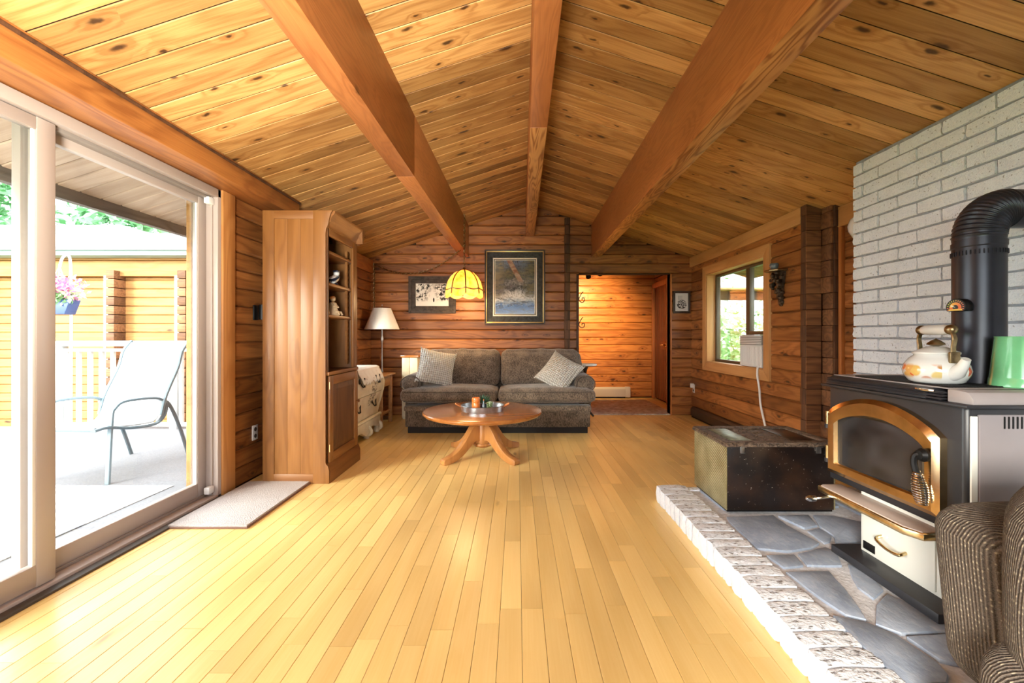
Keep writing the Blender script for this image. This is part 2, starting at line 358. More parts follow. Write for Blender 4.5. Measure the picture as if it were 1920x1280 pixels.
def pictures():
    # object coordinates: x across, z up, origin in the middle of the sheet
    q = NT('waterfall print'); o = q.obj(); x, y, z = q.xyz(o)
    n = q.noise(o, 11, 6, .72, .9); n4 = q.noise(o, 34, 5, .7, .5); n3 = q.noise(q.vm('MULTIPLY', o, (6, 1, 22)), 1, 4, .65, 1.0)
    v = q.ma('ADD', q.mr(z, -.37, .37), q.ma('MULTIPLY', q.ma('SUBTRACT', n, .5), .30))
    c = q.ramp(v, [(0, (.012, .04, .14)), (.13, (.05, .13, .36)), (.2, (.30, .38, .50)), (.30, (.74, .76, .80)), (.40, (.55, .58, .62)), (.50, (.10, .095, .09)), (.60, (.30, .27, .24)),
        (.68, (.07, .075, .03)), (.78, (.13, .11, .04)), (.88, (.05, .075, .12)), (1, (.10, .15, .28))])
    c = q.mix(q.ma('MULTIPLY', q.mr(n3, .5, .6), .8), c, (.02, .02, .018)); c = q.mix(q.ma('MULTIPLY', q.mr(n4, .5, .62), q.mr(z, -.22, -.05, .2, .85)), c, (.012, .014, .010)); c = q.mix(q.ma('MULTIPLY', q.mr(n4, .40, .30), q.mr(q.ma('ABSOLUTE', q.ma('ADD', z, .02)), .16, .05)), c, (.62, .63, .62))
    side = q.ma('MULTIPLY', q.mr(q.ma('ABSOLUTE', q.ma('ADD', x, q.ma('MULTIPLY', q.ma('SUBTRACT', n, .5), .3))), .10, .2), q.ma('MULTIPLY', q.mr(z, -.18, -.1), .8))
    c = q.mix(side, c, q.mix(q.mr(n3, .4, .6), (.03, .03, .018), (.17, .15, .07)))
    tr = q.ma('MULTIPLY', q.mr(q.ma('ABSOLUTE', q.ma('SUBTRACT', q.ma('ADD', x, q.ma('MULTIPLY', z, .55)), .13)), .045, .03), q.mr(z, .06, .1))
    c = q.mix(q.ma('MULTIPLY', tr, .85), c, q.mix(q.mr(n3, .4, .6), (.24, .09, .05), (.45, .33, .24)))
    M['waterfall'] = q.fin(c, .12, 0, .3)
    q = NT('snowy path print'); o = q.obj(); x, y, z = q.xyz(o)
    n = q.noise(o, 26, 4, .7, .5); n2 = q.noise(o, 6, 2)
    path = q.mr(q.ma('ADD', q.ma('ABSOLUTE', x), q.ma('MULTIPLY', z, .35)), .10, .02)
    low = q.mr(z, -.07, -.10)
    m = q.ma('MULTIPLY', q.mr(q.ma('ADD', n, q.ma('MULTIPLY', q.ma('SUBTRACT', n2, .5), .3)), .46, .56), q.ma('SUBTRACT', 1.0, q.ma('MAXIMUM', path, low), clamp=True))
    c = q.mix(m, (.80, .79, .76), (.025, .025, .025))
    fx = q.ma('DIVIDE', q.ma('SUBTRACT', x, .02), .011); fz = q.ma('DIVIDE', q.ma('ADD', z, .075), .032)
    fig = q.ma('LESS_THAN', q.ma('ADD', q.ma('MULTIPLY', fx, fx), q.ma('MULTIPLY', fz, fz)), 1.0)
    M['snow'] = q.fin(q.mix(fig, c, (.02, .02, .02)), .15, 0, .3)
    q = NT('ink drawing print'); o = q.obj(); x, y, z = q.xyz(o)
    fx = q.ma('DIVIDE', q.ma('SUBTRACT', x, .005), .075); fz = q.ma('DIVIDE', q.ma('ADD', z, .03), .07)
    ell = q.mr(q.ma('ADD', q.ma('MULTIPLY', fx, fx), q.ma('MULTIPLY', fz, fz)), 1.0, .8)
    v = q.n('ShaderNodeTexVoronoi', {'Vector': o, 'Scale': 45.0}, feature='DISTANCE_TO_EDGE')
    line = q.mr(v.outputs[0], .16, .10)
    up = q.ma('MULTIPLY', q.ma('MULTIPLY', q.ma('LESS_THAN', q.ma('ABSOLUTE', q.ma('ADD', x, .02)), .035), q.ma('LESS_THAN', q.ma('ABSOLUTE', q.ma('SUBTRACT', z, .06)), .035)), q.ma('GREATER_THAN', q.ma('SINE', q.ma('MULTIPLY', x, 380.0)), .4))
    m = q.ma('MAXIMUM', q.ma('MULTIPLY', ell, line), q.ma('MULTIPLY', up, .6))
    M['ink'] = q.fin(q.mix(m, (.78, .78, .76), (.03, .03, .035)), .3)
pictures()
# ------------------------------------------------------------------ geometry helpers
def worldloc(p):
    v = Vector((0, 0, 0))
    while p is not None: v += p.location; p = p.parent
    return v
class MB:
    def __init__(s): s.v = []; s.f = []
    def add(s, vs, fs):
        b = len(s.v); s.v += [tuple(v) for v in vs]; s.f += [tuple(i+b for i in f) for f in fs]; return s
    def box(s, x0, x1, y0, y1, z0, z1):
        v = [(x, y, z) for z in (z0, z1) for y in (y0, y1) for x in (x0, x1)]
        return s.add(v, [(0, 2, 3, 1), (4, 5, 7, 6), (0, 1, 5, 4), (2, 6, 7, 3), (0, 4, 6, 2), (1, 3, 7, 5)])
    def prism(s, poly, axis, a0, a1, poly2=None):
        # poly in the two other axes (in xyz order), run along axis from a0 to a1
        def p3(p, a):
            if axis == 'x': return (a, p[0], p[1])
            if axis == 'y': return (p[0], a, p[1])
            return (p[0], p[1], a)
        n = len(poly); q = poly2 or poly
        v = [p3(p, a0) for p in poly]+[p3(p, a1) for p in q]
        f = [tuple(range(n-1, -1, -1)), tuple(range(n, 2*n))]+[(i, (i+1) % n, n+(i+1) % n, n+i) for i in range(n)]
        return s.add(v, f)
    def tube(s, path, r, n=8, closed=False, flat=1.0):
        P = [Vector(p) for p in path]; m = len(P); R = r if isinstance(r, (list, tuple)) else [r]*m
        ref = None; vs = []
        for i, p in enumerate(P):
            if closed: t = P[(i+1) % m]-P[i-1]
            else: t = P[min(i+1, m-1)]-P[max(i-1, 0)]
            t = t.normalized() if t.length > 1e-9 else Vector((0, 0, 1))
            if ref is None:
                ref = Vector((0, 0, 1)) if abs(t.z) < .9 else Vector((1, 0, 0))
            u = (ref-t*ref.dot(t)).normalized(); ref = u; w = t.cross(u)
            for k in range(n):
                a = 2*pi*k/n; vs.append(p+u*cos(a)*R[i]+w*sin(a)*R[i]*flat)
        fs = []
        for i in range(m if closed else m-1):
            j = (i+1) % m
            for k in range(n): fs.append((i*n+k, i*n+(k+1) % n, j*n+(k+1) % n, j*n+k))
        if not closed: fs += [tuple(range(n-1, -1, -1)), tuple(range((m-1)*n, m*n))]
        return s.add(vs, fs)
    def lathe(s, prof, c=(0, 0, 0), n=32, sx=1.0, sy=1.0):
        m = len(prof); vs = []; fs = []
        for r, z in prof:
            for k in range(n): vs.append((c[0]+r*sx*cos(2*pi*k/n), c[1]+r*sy*sin(2*pi*k/n), c[2]+z))
        for i in range(m-1):
            for k in range(n): fs.append((i*n+k, i*n+(k+1) % n, (i+1)*n+(k+1) % n, (i+1)*n+k))
        fs += [tuple(range(n-1, -1, -1)), tuple(range((m-1)*n, m*n))]
        return s.add(vs, fs)
    def rbox(s, c, h, r, n=8, puff=(0, 0, 0), fn=None):
        # rounded box; puff bulges the faces of each axis
        c = Vector(c); h = Vector(h); vs = {}; V = []; Fc = []
        def vid(p):
            k = tuple(round(x, 5) for x in p)
            if k not in vs: vs[k] = len(V); V.append(p)
            return vs[k]
        def mp(u):
            p = Vector((u[0]*h.x, u[1]*h.y, u[2]*h.z)); inner = Vector([max(h[i]-r, 0) for i in range(3)])
            q = Vector([max(-inner[i], min(inner[i], p[i])) for i in range(3)]); d = p-q
            if d.length > 1e-9:
                # scale the shell so every point lies at r from the inner box
                d = d.normalized()*r if max(abs(d[i]) for i in range(3)) >= r-1e-6 else d
            p = q+d
            for i in range(3):
                if puff[i]:
                    a, b = [j for j in range(3) if j != i]
                    p[i] += puff[i]*u[i]*(1-u[a]**2)*(1-u[b]**2)
            if fn: p = Vector(fn(p, u))
            return c+p
        g = [-1+2*i/n for i in range(n+1)]
        e = [sin(x*pi/2) if False else x for x in g]
        for ax in range(3):
            a, b = [(1, 2), (2, 0), (0, 1)][ax]
            for sg in (-1, 1):
                for i in range(n):
                    for j in range(n):
                        ids = []
                        for di, dj in ((0, 0), (1, 0), (1, 1), (0, 1)):
                            u = [0, 0, 0]; u[ax] = sg; u[a] = e[i+di]; u[b] = e[j+dj]
                            ids.append(vid(mp(u)))
                        if sg < 0: ids.reverse()
                        if len(set(ids)) > 2: Fc.append(tuple(dict.fromkeys(ids)))
        return s.add(V, Fc)
    def xf(s, mtx):
        s.v = [tuple(mtx @ Vector(v)) for v in s.v]; return s
    def mesh(s, name, mat, off=(0, 0, 0), bevel=0.0, seg=2, ang=35, smooth=True):
        me = bpy.data.meshes.new(name)
        o = Vector(off); me.from_pydata([tuple(Vector(v)-o) for v in s.v], [], s.f); me.validate()
        bm = bmesh.new(); bm.from_mesh(me)
        bmesh.ops.recalc_face_normals(bm, faces=bm.faces)
        if bevel:
            ed = [e for e in bm.edges if len(e.link_faces) == 2 and e.calc_face_angle(0) > radians(40)]
            bmesh.ops.bevel(bm, geom=ed, offset=bevel, segments=seg, profile=.5, affect='EDGES', clamp_overlap=True)
        if smooth:
            for f in bm.faces: f.smooth = True
        bm.to_mesh(me); bm.free()
        if smooth: me.set_sharp_from_angle(angle=radians(ang))
        if mat: me.materials.append(mat)
        return me
    def build(s, name, mat, parent=None, local=False, at=None, label=None, kind=None, **k):
        off = (0, 0, 0)
        loc = at if at is not None else (0, 0, 0)
        if not local: off = worldloc(parent)+Vector(loc)
        o = bpy.data.objects.new(name, s.mesh(name, M[mat] if isinstance(mat, str) else mat, off, **k))
        o.location = loc; C.objects.link(o); o.parent = parent
        if label: o['label'] = label
        if kind: o['kind'] = kind
        return o
def tag(o, label, cat, group=None, kind=None):
    o['label'] = label; o['category'] = cat
    if group: o['group'] = group
    if kind: o['kind'] = kind
    return o
def thing(name, label, cat, loc=(0, 0, 0), group=None, kind=None):
    o = bpy.data.objects.new(name, None); C.objects.link(o); o.location = loc; o.empty_display_size = .1
    return tag(o, label, cat, group, kind)
def copyobj(src, parent, mtx=None, loc=None):
    c = src.copy(); C.objects.link(c); c.parent = parent
    if mtx is not None: c.matrix_local = mtx
    if loc is not None: c.location = loc
    return c
def bez(p0, p1, p2, p3, n=10):
    p0, p1, p2, p3 = map(Vector, (p0, p1, p2, p3)); r = []
    for i in range(n+1):
        t = i/n; r.append(p0*(1-t)**3+p1*3*t*(1-t)**2+p2*3*t*t*(1-t)+p3*t**3)
    return r
def smooth_path(pts, n=6):
    P = [Vector(p) for p in pts]; out = []
    for i in range(len(P)-1):
        a = P[max(i-1, 0)]; b = P[i]; c = P[i+1]; d = P[min(i+2, len(P)-1)]
        for k in range(n):
            t = k/n
            out.append(.5*((2*b)+(c-a)*t+(2*a-5*b+4*c-d)*t*t+(3*b-a-3*c+d)*t**3))
    out.append(P[-1]); return out
# a board: along local X, face at z = 0 pointing +Z, chamfered face edges; meshes are shared by size
_bm = {}
def board_mesh(L, W, T, ch, mat, name='plank'):
    L = round(L, 3); W = round(W, 3); key = (L, W, T, ch, mat)
    if key not in _bm:
        b = MB(); y = W/2
        prof = [(-y, -T), (y, -T), (y, -ch), (y-ch, 0), (-y+ch, 0), (-y, -ch)]
        b.prism(prof, 'x', -L/2, L/2)
        _bm[key] = me = b.mesh(name, M[mat], smooth=False)
        if name == 'ceiling_plank':      # edge faces coloured dark to paint in the shade between planks
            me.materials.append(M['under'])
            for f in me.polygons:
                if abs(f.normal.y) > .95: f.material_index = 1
    return _bm[key]
def basis(o, x, n):
    x = Vector(x).normalized(); n = Vector(n).normalized(); y = n.cross(x)
    m = Matrix.Identity(4)
    for i in range(3): m[i][0] = x[i]; m[i][1] = y[i]; m[i][2] = n[i]; m[i][3] = o[i]
    return m
def board(parent, name, o, x, n, L, W, T, ch, mat):
    ob = bpy.data.objects.new(name, board_mesh(L, W, T, ch, mat, name)); C.objects.link(ob)
    ob.parent = parent; ob.matrix_local = basis(o, x, n); return ob
def log_wall(parent, o, ux, n, u0, u1, z0, z1, holes=(), course=.138, T=.03, ch=.013, mat='wall', top=None, name='log'):
    # o: origin on the face, ux: direction along the wall, holes: (u0, u1, z0, z1); top(u) the roof line
    o = Vector(o); ux = Vector(ux); z = z0
    while z < z1-.02:
        zt = min(z+course, z1)
        spans = [(u0, u1, z, zt)]
        for h in holes:
            ns = []
            for a, b, c, d in spans:
                if h[2] >= d-.004 or h[3] <= c+.004 or h[0] >= b or h[1] <= a: ns.append((a, b, c, d)); continue
                if h[0] > a+.02: ns.append((a, h[0], c, d))
                if h[1] < b-.02: ns.append((h[1], b, c, d))
                if h[2] > c+.015: ns.append((max(a, h[0]), min(b, h[1]), c, h[2]))
                if h[3] < d-.015: ns.append((max(a, h[0]), min(b, h[1]), h[3], d))
            spans = ns
        for a, b, c, d in spans:
            if top:
                us = [a+(b-a)*i/60 for i in range(61)]; ok = [u for u in us if top(u) > c+.01]
                if not ok: continue
                a, b = ok[0], ok[-1]
                if b-a < .05: continue
            board(parent, name, o+ux*((a+b)/2)+Vector((0, 0, (c+d)/2)), ux, n, b-a, d-c-.0035, T, min(ch, (d-c)*.3), mat)
        z = zt
# ------------------------------------------------------------------ the room shell
RX, RZ, SL = .20, 3.05, .326           # ridge position, height, roof slope
def rz(x): return RZ-SL*abs(x-RX)
XL, XR, YF = -2.13, 2.535, 6.29        # left wall, right wall, far wall
XB, XREC = 2.33, 2.71                  # brick face, recessed wall behind it
YB = -1.6                              # how far the room is built behind the camera

# floor of maple strips
fl = MB().box(-2.3, 2.9, YB, 8.3, -.12, -.014).build('floor', 'under')
tag(fl, 'pale maple strip floor running the length of the room', 'floor', kind='structure')
rows = []
x = -2.13; w = .0895; lens = (.45, .6, .75, .9, 1.1, 1.3)
while x < 2.72:
    y = .35-random.random()*.9
    while y < 8.05:
        L = random.choice(lens); yc = y+L/2; hid = False
        if x > 1.02 and yc < 3.0 and y+L < 3.0: hid = True
        if yc > 6.29 and not (.8 < x < 2.5): hid = True
        d = max(yc, .6); px = 970+810*(x+w/2)/d; py = 630+810*H/d
        vis = (not hid) and -60 < px < 1980 and py-810*H/d*L/2/d < 1330
        rows.append((L*w/d**3 if vis else 0, vis, x+w/2, yc, L)); y += L
    x += w
rows.sort(key=lambda r: -r[0])
rest = MB()
for i, (a, vis, xc, yc, L) in enumerate(rows):
    if i < 295 and vis:
        board(fl, 'floor_board', (xc, yc, 0), (0, 1, 0), (0, 0, 1), L-.0015, w-.0012, .014, .0012, 'floor')
    else:
        y0 = yc-L/2+.0008; y1 = yc+L/2-.0008
        rest.prism([(-w/2+.0006, -.014), (w/2-.0006, -.014), (w/2-.0006, -.0012), (w/2-.0018, 0), (-w/2+.0018, 0), (-w/2+.0006, -.0012)], 'y', y0, y1)
        rest.v[-12:] = [(v[0]+xc, v[1], v[2]) for v in rest.v[-12:]]
def restmat():
    q = M['floor'].copy(); q.name = 'maple strip far'
    t = q.node_tree; nd = t.nodes
    # vary the tint by strip and by length along the floor instead of by object
    tc = nd.new('ShaderNodeTexCoord'); sp = nd.new('ShaderNodeSeparateXYZ'); t.links.new(tc.outputs['Object'], sp.inputs[0])
    a = nd.new('ShaderNodeMath'); a.operation = 'MULTIPLY_ADD'; a.inputs[1].default_value = 1/w; a.inputs[2].default_value = 2.13/w; t.links.new(sp.outputs[0], a.inputs[0])
    f = nd.new('ShaderNodeMath'); f.operation = 'FLOOR'; t.links.new(a.outputs[0], f.inputs[0])
    b = nd.new('ShaderNodeMath'); b.operation = 'MULTIPLY_ADD'; b.inputs[1].default_value = 1.3; t.links.new(sp.outputs[1], b.inputs[0])
    wn0 = nd.new('ShaderNodeTexWhiteNoise'); wn0.noise_dimensions = '1D'; t.links.new(f.outputs[0], wn0.inputs['W']); t.links.new(wn0.outputs[0], b.inputs[2])
    g = nd.new('ShaderNodeMath'); g.operation = 'FLOOR'; t.links.new(b.outputs[0], g.inputs[0])
    cb = nd.new('ShaderNodeCombineXYZ'); t.links.new(f.outputs[0], cb.inputs[0]); t.links.new(g.outputs[0], cb.inputs[1])
    wn = nd.new('ShaderNodeTexWhiteNoise'); wn.noise_dimensions = '2D'; t.links.new(cb.outputs[0], wn.inputs['Vector'])
    for n in list(nd):
        if n.type == 'OBJECT_INFO':
            for l in list(n.outputs['Random'].links): t.links.new(wn.outputs[0], l.to_socket)
    # grain runs along Y here: swap the axes going in
    for n in nd:
        if n.type == 'COMBXYZ' and n != cb:
            ls = {l.to_socket.name: l for l in t.links if l.to_node == n}
            if ls and all(l.from_node.type == 'SEPXYZ' for l in ls.values()):
                s = list(ls.values())[0].from_node
                t.links.new(s.outputs[1], n.inputs[0]); t.links.new(s.outputs[0], n.inputs[1]); break
    return q
M['floorrest'] = restmat()
rest.build('far_floor_boards', 'floorrest', fl, kind='stuff', smooth=False)

# ceiling: slab above, cedar planks below, three beams
cs = MB()
for sgn in (-1, 1):
    xe = RX+sgn*3.05 if sgn < 0 else RX+3.3
    p = [(RX, RZ+.03), (xe, rz(xe)+.03), (xe, rz(xe)+.16), (RX, RZ+.16)]
    cs.prism(p, 'y', YB, 6.42)
ceil = cs.build('ceiling', 'under', smooth=False)
tag(ceil, 'vaulted knotty cedar plank ceiling rising to the ridge', 'ceiling', kind='structure')
cl = 1/sqrt(1+SL*SL); sl = SL*cl
for k in range(44):
    yc = 6.285-.143*(k+.5)
    for sgn in (-1, 1):
        xa, xb = (RX-.0, -2.16) if sgn < 0 else (RX, XREC+.03)
        L = abs(xb-xa)/cl; xm = (xa+xb)/2
        xd = (cl, 0, sl) if sgn < 0 else (cl, 0, -sl)
        nn = (sl, 0, -cl) if sgn < 0 else (-sl, 0, -cl)
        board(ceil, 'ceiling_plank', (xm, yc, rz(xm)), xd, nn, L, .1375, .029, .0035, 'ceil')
# soffit boards of the two roof overhangs
for k in range(26):
    yc = 5.2-.143*(k+.5)
    board(ceil, 'soffit_plank', (-2.53, yc, rz(-2.53)), (cl, 0, sl), (sl, 0, -cl), .55/cl, .137, .029, .006, 'soffit')
for k in range(20):
    yc = 6.4-.143*(k+.5)
    board(ceil, 'soffit_plank', (3.1, yc, rz(3.1)), (cl, 0, -sl), (-sl, 0, -cl), .66/cl, .142, .029, .006, 'extlog')
MB().box(-2.85, -2.80, YB, 6.42, rz(-2.8)-.075, rz(-2.8)+.16).build('fascia_board', 'fascia', ceil)
def beam(name, xfar, ynear, w0, zb, zt, joint, label, mats):
    # the beams run a touch askew of the floor strips
    b = thing(name, label, 'beam', (xfar, YF, zb), kind='structure')
    for (ya, yb, m) in ((joint, YF, mats[0]), (ynear, joint, mats[1])):
        mb = MB()
        for yy in (ya, yb):
            s = xfar+(YF-yy)*(-.0115)
            mb.v += [(s, yy, zb), (s+w0, yy, zb), (s+w0, yy, zt), (s, yy, zt)]
        mb.f = [(0, 1, 2, 3), (7, 6, 5, 4), (0, 4, 5, 1), (1, 5, 6, 2), (2, 6, 7, 3), (3, 7, 4, 0)]
        o = mb.build('beam_length', m[0], b, bevel=.006, seg=2)
        if m[1] != m[0]:                 # the swirling grain shows on the underside only
            o.data.materials.append(M[m[1]])
            for f in o.data.polygons:
                if f.normal.z < -.8: f.material_index = 1
    return b
beam('ridge_beam', .125, YB, .122, 2.60, 3.06, 3.01, 'fir ridge beam along the peak of the ceiling', (('beam', 'beamply'), ('beam', 'beam')))
beam('ceiling_beam', -.835, YB, .13, 2.30, 2.88, 3.12, 'orange fir beam nearer the sliding door', (('beam', 'beam'), ('beam', 'beam')))
beam('ceiling_beam', 1.075, YB, .135, 2.30, 2.88, -.6, 'fir beam with swirling grain nearer the brick chimney', (('beam', 'beamply'), ('beam', 'beamply')))

# far wall with the hall opening
OX0, OX1, OZ = .895, 2.23, 2.055
fw = MB()
fw.prism([(-2.3, -.1), (OX0, -.1), (OX0, rz(OX0)+.02), (RX, RZ+.02), (-2.3, rz(-2.3)+.02)], 'y', YF+.03, YF+.14)
fw.prism([(OX0, OZ), (2.9, OZ), (2.9, rz(2.9)+.02), (OX0, rz(OX0)+.02)], 'y', YF+.03, YF+.14)
fw.prism([(OX1, -.1), (2.9, -.1), (2.9, OZ), (OX1, OZ)], 'y', YF+.03, YF+.14)
wf = fw.build('wall_far', 'under', smooth=False)
tag(wf, 'knotty cedar log wall behind the sofa with the hall opening', 'wall', kind='structure')
log_wall(wf, (0, YF, 0), (1, 0, 0), (0, -1, 0), -2.2, .70, 0, 3.05, top=rz)
log_wall(wf, (0, YF, 0), (1, 0, 0), (0, -1, 0), .70, 2.62, 0, 3.0, holes=((OX0, OX1, 0, OZ),), top=rz)
zz = 0
while zz < 2.86:                       # column of log ends
    h = min(.138, 2.86-zz)
    MB().box(.685+random.uniform(-.004, .004), .762, YF-.055+random.uniform(-.008, .006), YF, zz+.002, zz+h-.002).build('log_end', 'darklog', wf, bevel=.004)
    zz += .138
MB().box(OX0-.035, OX0, YF-.012, YF+.15, 0, OZ).build('opening_jamb', 'darklog', wf, bevel=.004)
MB().box(OX1, OX1+.02, YF-.004, YF+.15, 0, OZ).build('opening_jamb', 'hcasing', wf)

# left wall: sliding door, then a window hidden behind the bookcase
lw = MB()
DY0, DY1, DZ = .93, 3.10, 2.20         # rough opening of the sliding door
W2 = (4.25, 5.52, .92, 1.93)
lw.box(XL-.16, XL-.03, YB, DY0, -.1, 2.24)
lw.box(XL-.16, XL-.03, DY1, W2[0], -.1, 2.24); lw.box(XL-.16, XL-.03, W2[1], YF+.1, -.1, 2.24)
lw.box(XL-.16, XL-.03, W2[0], W2[1], -.1, W2[2]); lw.box(XL-.16, XL-.03, W2[0], W2[1], W2[3], 2.24)
lw.box(XL-.16, XL-.03, DY0, DY1, DZ, 2.24)
wl = lw.build('wall_left', 'under', smooth=False)
tag(wl, 'cedar log wall with the sliding glass door', 'wall', kind='structure')
log_wall(wl, (XL, 0, 0), (0, 1, 0), (1, 0, 0), DY1, YF, 0, 2.22, holes=(W2,))
log_wall(wl, (XL, 0, 0), (0, 1, 0), (1, 0, 0), YB, DY0, 0, 2.22)
hd = MB().box(-2.16, -1.935, YB, 3.84, 2.198, 2.335)
hd.v = [(v[0], v[1], (rz(v[0])-.004 if v[2] > 2.3 else v[2])) for v in hd.v]
tag(hd.build('header_beam', 'header', bevel=.006), 'long cedar header log above the sliding glass door', 'beam', kind='structure')
MB().box(-1.945, -1.925, YB, 3.84, 2.318, 2.334).build('trim_1', 'darklog', bevel=.003)
tag(bpy.data.objects['trim_1'], 'thin dark trim strip along the header log under the ceiling', 'trim', kind='structure')
pl = MB().box(-2.13, -2.10, 3.84, YF, 2.06, 2.25).build('trim_2', 'header', bevel=.004)
tag(pl, 'cedar top board of the log wall beyond the bookcase', 'trim', kind='structure')

# right wall: window, log stub, recessed wall, brick chimney breast
W1 = (4.42, 5.77, .80, 1.975)
rw = MB()
rw.box(XR+.03, XR+.18, 3.80, W1[0], -.1, 2.32); rw.box(XR+.03, XR+.18, W1[1], 8.3, -.1, 2.32)
rw.box(XR+.03, XR+.18, W1[0], W1[1], -.1, W1[2]); rw.box(XR+.03, XR+.18, W1[0], W1[1], W1[3], 2.32)
rw.box(XREC+.03, XREC+.15, YB, 3.85, -.1, 2.24)
wr = rw.build('wall_right', 'under', smooth=False)
tag(wr, 'cedar log wall with the window and air conditioner', 'wall', kind='structure')
log_wall(wr, (XR, 0, 0), (0, 1, 0), (-1, 0, 0), 3.80, YF, 0, 2.30, holes=(W1,))
log_wall(wr, (XREC, 0, 0), (0, 1, 0), (-1, 0, 0), 2.4, 3.64, 0, 2.24)
log_wall(wr, (XREC, 0, 0), (0, 1, 0), (-1, 0, 0), YB, .7, 0, 2.24)
tb = MB().box(XR-.03, XR+.02, 3.83, YF, 2.145, rz(XR)).build('trim_3', 'casing_y', bevel=.004)
tag(tb, 'cedar top board along the window wall under the ceiling', 'trim', kind='structure')
tb = MB().box(XREC-.03, XREC+.02, 2.9, 3.62, 2.06, rz(XREC)-.003).build('trim_4', 'casing_y', bevel=.004)
tag(tb, 'cedar top board on the recessed wall beside the brick', 'trim', kind='structure')
tb = MB().box(XREC-.03, XREC+.01, 3.575, 3.61, 0, 2.06).build('trim_5', 'hcasing', bevel=.004)
tag(tb, 'narrow upright wood strip between log ends and brick', 'trim', kind='structure')
pi_ = thing('wall_stub', 'stub of crossing logs with rough ends beside the window wall', 'wall', (2.6, 3.72, 0), kind='structure')
zz = 0
while zz < 2.30:
    h = min(.138, 2.30-zz); j = random.uniform(-.006, .006)
    MB().box(2.512+j, 2.642, 3.757, 3.832, zz+.001, zz+h-.001).build('stub_log', 'darklog', pi_, bevel=.003)
    board(pi_, 'stub_log_face', Vector((2.575, 3.752, zz+h/2))-worldloc(pi_), (1, 0, 0), (0, -1, 0), .128, h-.003, .01, .004, 'logend')
    j = random.uniform(-.012, .012)
    MB().box(2.642+j, 2.72, 3.632, 3.757, zz+.002, zz+h-.002).build('stub_log_end', 'logend', pi_, bevel=.007)
    MB().box(2.655, 2.73, 3.612+j*.5, 3.634, zz, zz+h-.001).build('stub_log_edge', 'darklog', pi_, bevel=.003)
    zz += .138
# brick chimney breast
cb = MB().box(XB+.012, 2.72, .45, 2.985, -.05, 2.4)
cb.v = [(v[0], v[1], rz(v[0])-.004 if v[2] > 2 else v[2]) for v in cb.v]
wc = cb.build('wall_chimney', 'mortarw', smooth=False)
tag(wc, 'white painted brick chimney wall behind the wood stove', 'wall', kind='structure')
bms = []
for q in range(4):
    for L in (.264, .205, .078):
        mb = MB().rbox((0, 0, 0), (.03, L/2, .0355), .006, 3)
        rr = random.Random(q*10+int(L*100)); mb.v = [(v[0]+rr.uniform(-.002, .002), v[1]+rr.uniform(-.0025, .0025), v[2]+rr.uniform(-.002, .002)) for v in mb.v]
        bms.append((L, mb.mesh('brick', M['brick'])))
row = 0; z = .10
while z < 2.42:
    y = 3.0
    lst = ([.078] if row % 2 else [.205])+[.264]*9
    for L in lst:
        if y-L < .45: break
        h = .0355
        if z+h*2 > rz(XB)+.012: h = None
        me = random.choice([m for l, m in bms if l == L])
        if h:
            o = bpy.data.objects.new('brick', me); C.objects.link(o); o.parent = wc
            o.location = (XB+.028+random.uniform(-.002, .004), y-L/2, z+.0395); o.rotation_euler = (0, 0, random.uniform(-.004, .004))
        y -= L+.008
    z += .0797; row += 1
# unseen wall behind the camera, its wide opening added to let fill light in
wb = MB().box(-2.3, -1.4, YB-.1, YB, -.1, 2.4).box(1.0, 2.9, YB-.1, YB, -.1, 2.3).box(-1.4, 1.0, YB-.1, YB, -.1, .35)
wb.prism([(-2.3, 2.0), (2.9, 2.0), (2.9, rz(2.9)), (RX, RZ), (-2.3, rz(-2.3))], 'y', YB-.1, YB)
tag(wb.build('wall_back', 'wall', smooth=False), 'unseen cedar wall with a wide opening added for fill light at the near end of the room', 'wall', kind='structure')

# ------------------------------------------------------------------ hall beyond the opening
hb = MB().box(.3, 2.9, 8.12, 8.25, -.1, 2.6).box(.3, .42, YF+.14, 8.12, -.1, 2.6).box(2.58, 2.8, YF+.14, 8.12, -.1, 2.6)
wh = hb.build('wall_hall', 'under', smooth=False)
tag(wh, 'glowing orange cedar wall at the back of the hall', 'wall', kind='structure')
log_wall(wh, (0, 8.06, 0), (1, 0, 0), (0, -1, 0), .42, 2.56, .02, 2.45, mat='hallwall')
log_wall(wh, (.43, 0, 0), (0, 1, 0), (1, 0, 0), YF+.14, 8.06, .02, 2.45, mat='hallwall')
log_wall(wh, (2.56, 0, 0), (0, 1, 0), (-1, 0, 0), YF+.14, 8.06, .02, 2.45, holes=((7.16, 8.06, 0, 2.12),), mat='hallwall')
hc = MB().box(.3, 2.9, YF+.14, 8.25, 2.45, 2.55).build('ceiling_hall', 'ceil', smooth=False)
tag(hc, 'low cedar ceiling over the hall', 'ceiling', kind='structure')
for k in range(12):
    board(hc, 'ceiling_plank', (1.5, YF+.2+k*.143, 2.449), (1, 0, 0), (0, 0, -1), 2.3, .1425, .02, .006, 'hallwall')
hdoor = thing('door_2', 'tall cedar plank door in the side of the hall', 'door', (2.55, 7.6, 0), kind='structure')
for k in range(6):
    y0 = 7.26+k*.118
    MB().box(2.535, 2.57, y0+.001, y0+.117, .03, 2.03).build('door_plank', 'hdoor', hdoor, bevel=.004)
for (y0, y1, z0, z1) in ((7.16, 7.255, 0, 2.12), (7.97, 8.05, 0, 2.12), (7.255, 7.97, 2.03, 2.12)):
    MB().box(2.50, 2.58, y0, y1, z0, z1).build('door_frame', 'hcasing', hdoor, bevel=.006)
MB().box(2.525, 2.535, 7.28, 7.62, .92, 1.06).build('lock_plate', 'hcasing', hdoor, bevel=.003)
MB().tube([(2.53, 7.33, 1.0), (2.475, 7.33, 1.0), (2.47, 7.36, 1.0), (2.47, 7.46, .995)], .011, 8).build('lever_handle', 'brass', hdoor)
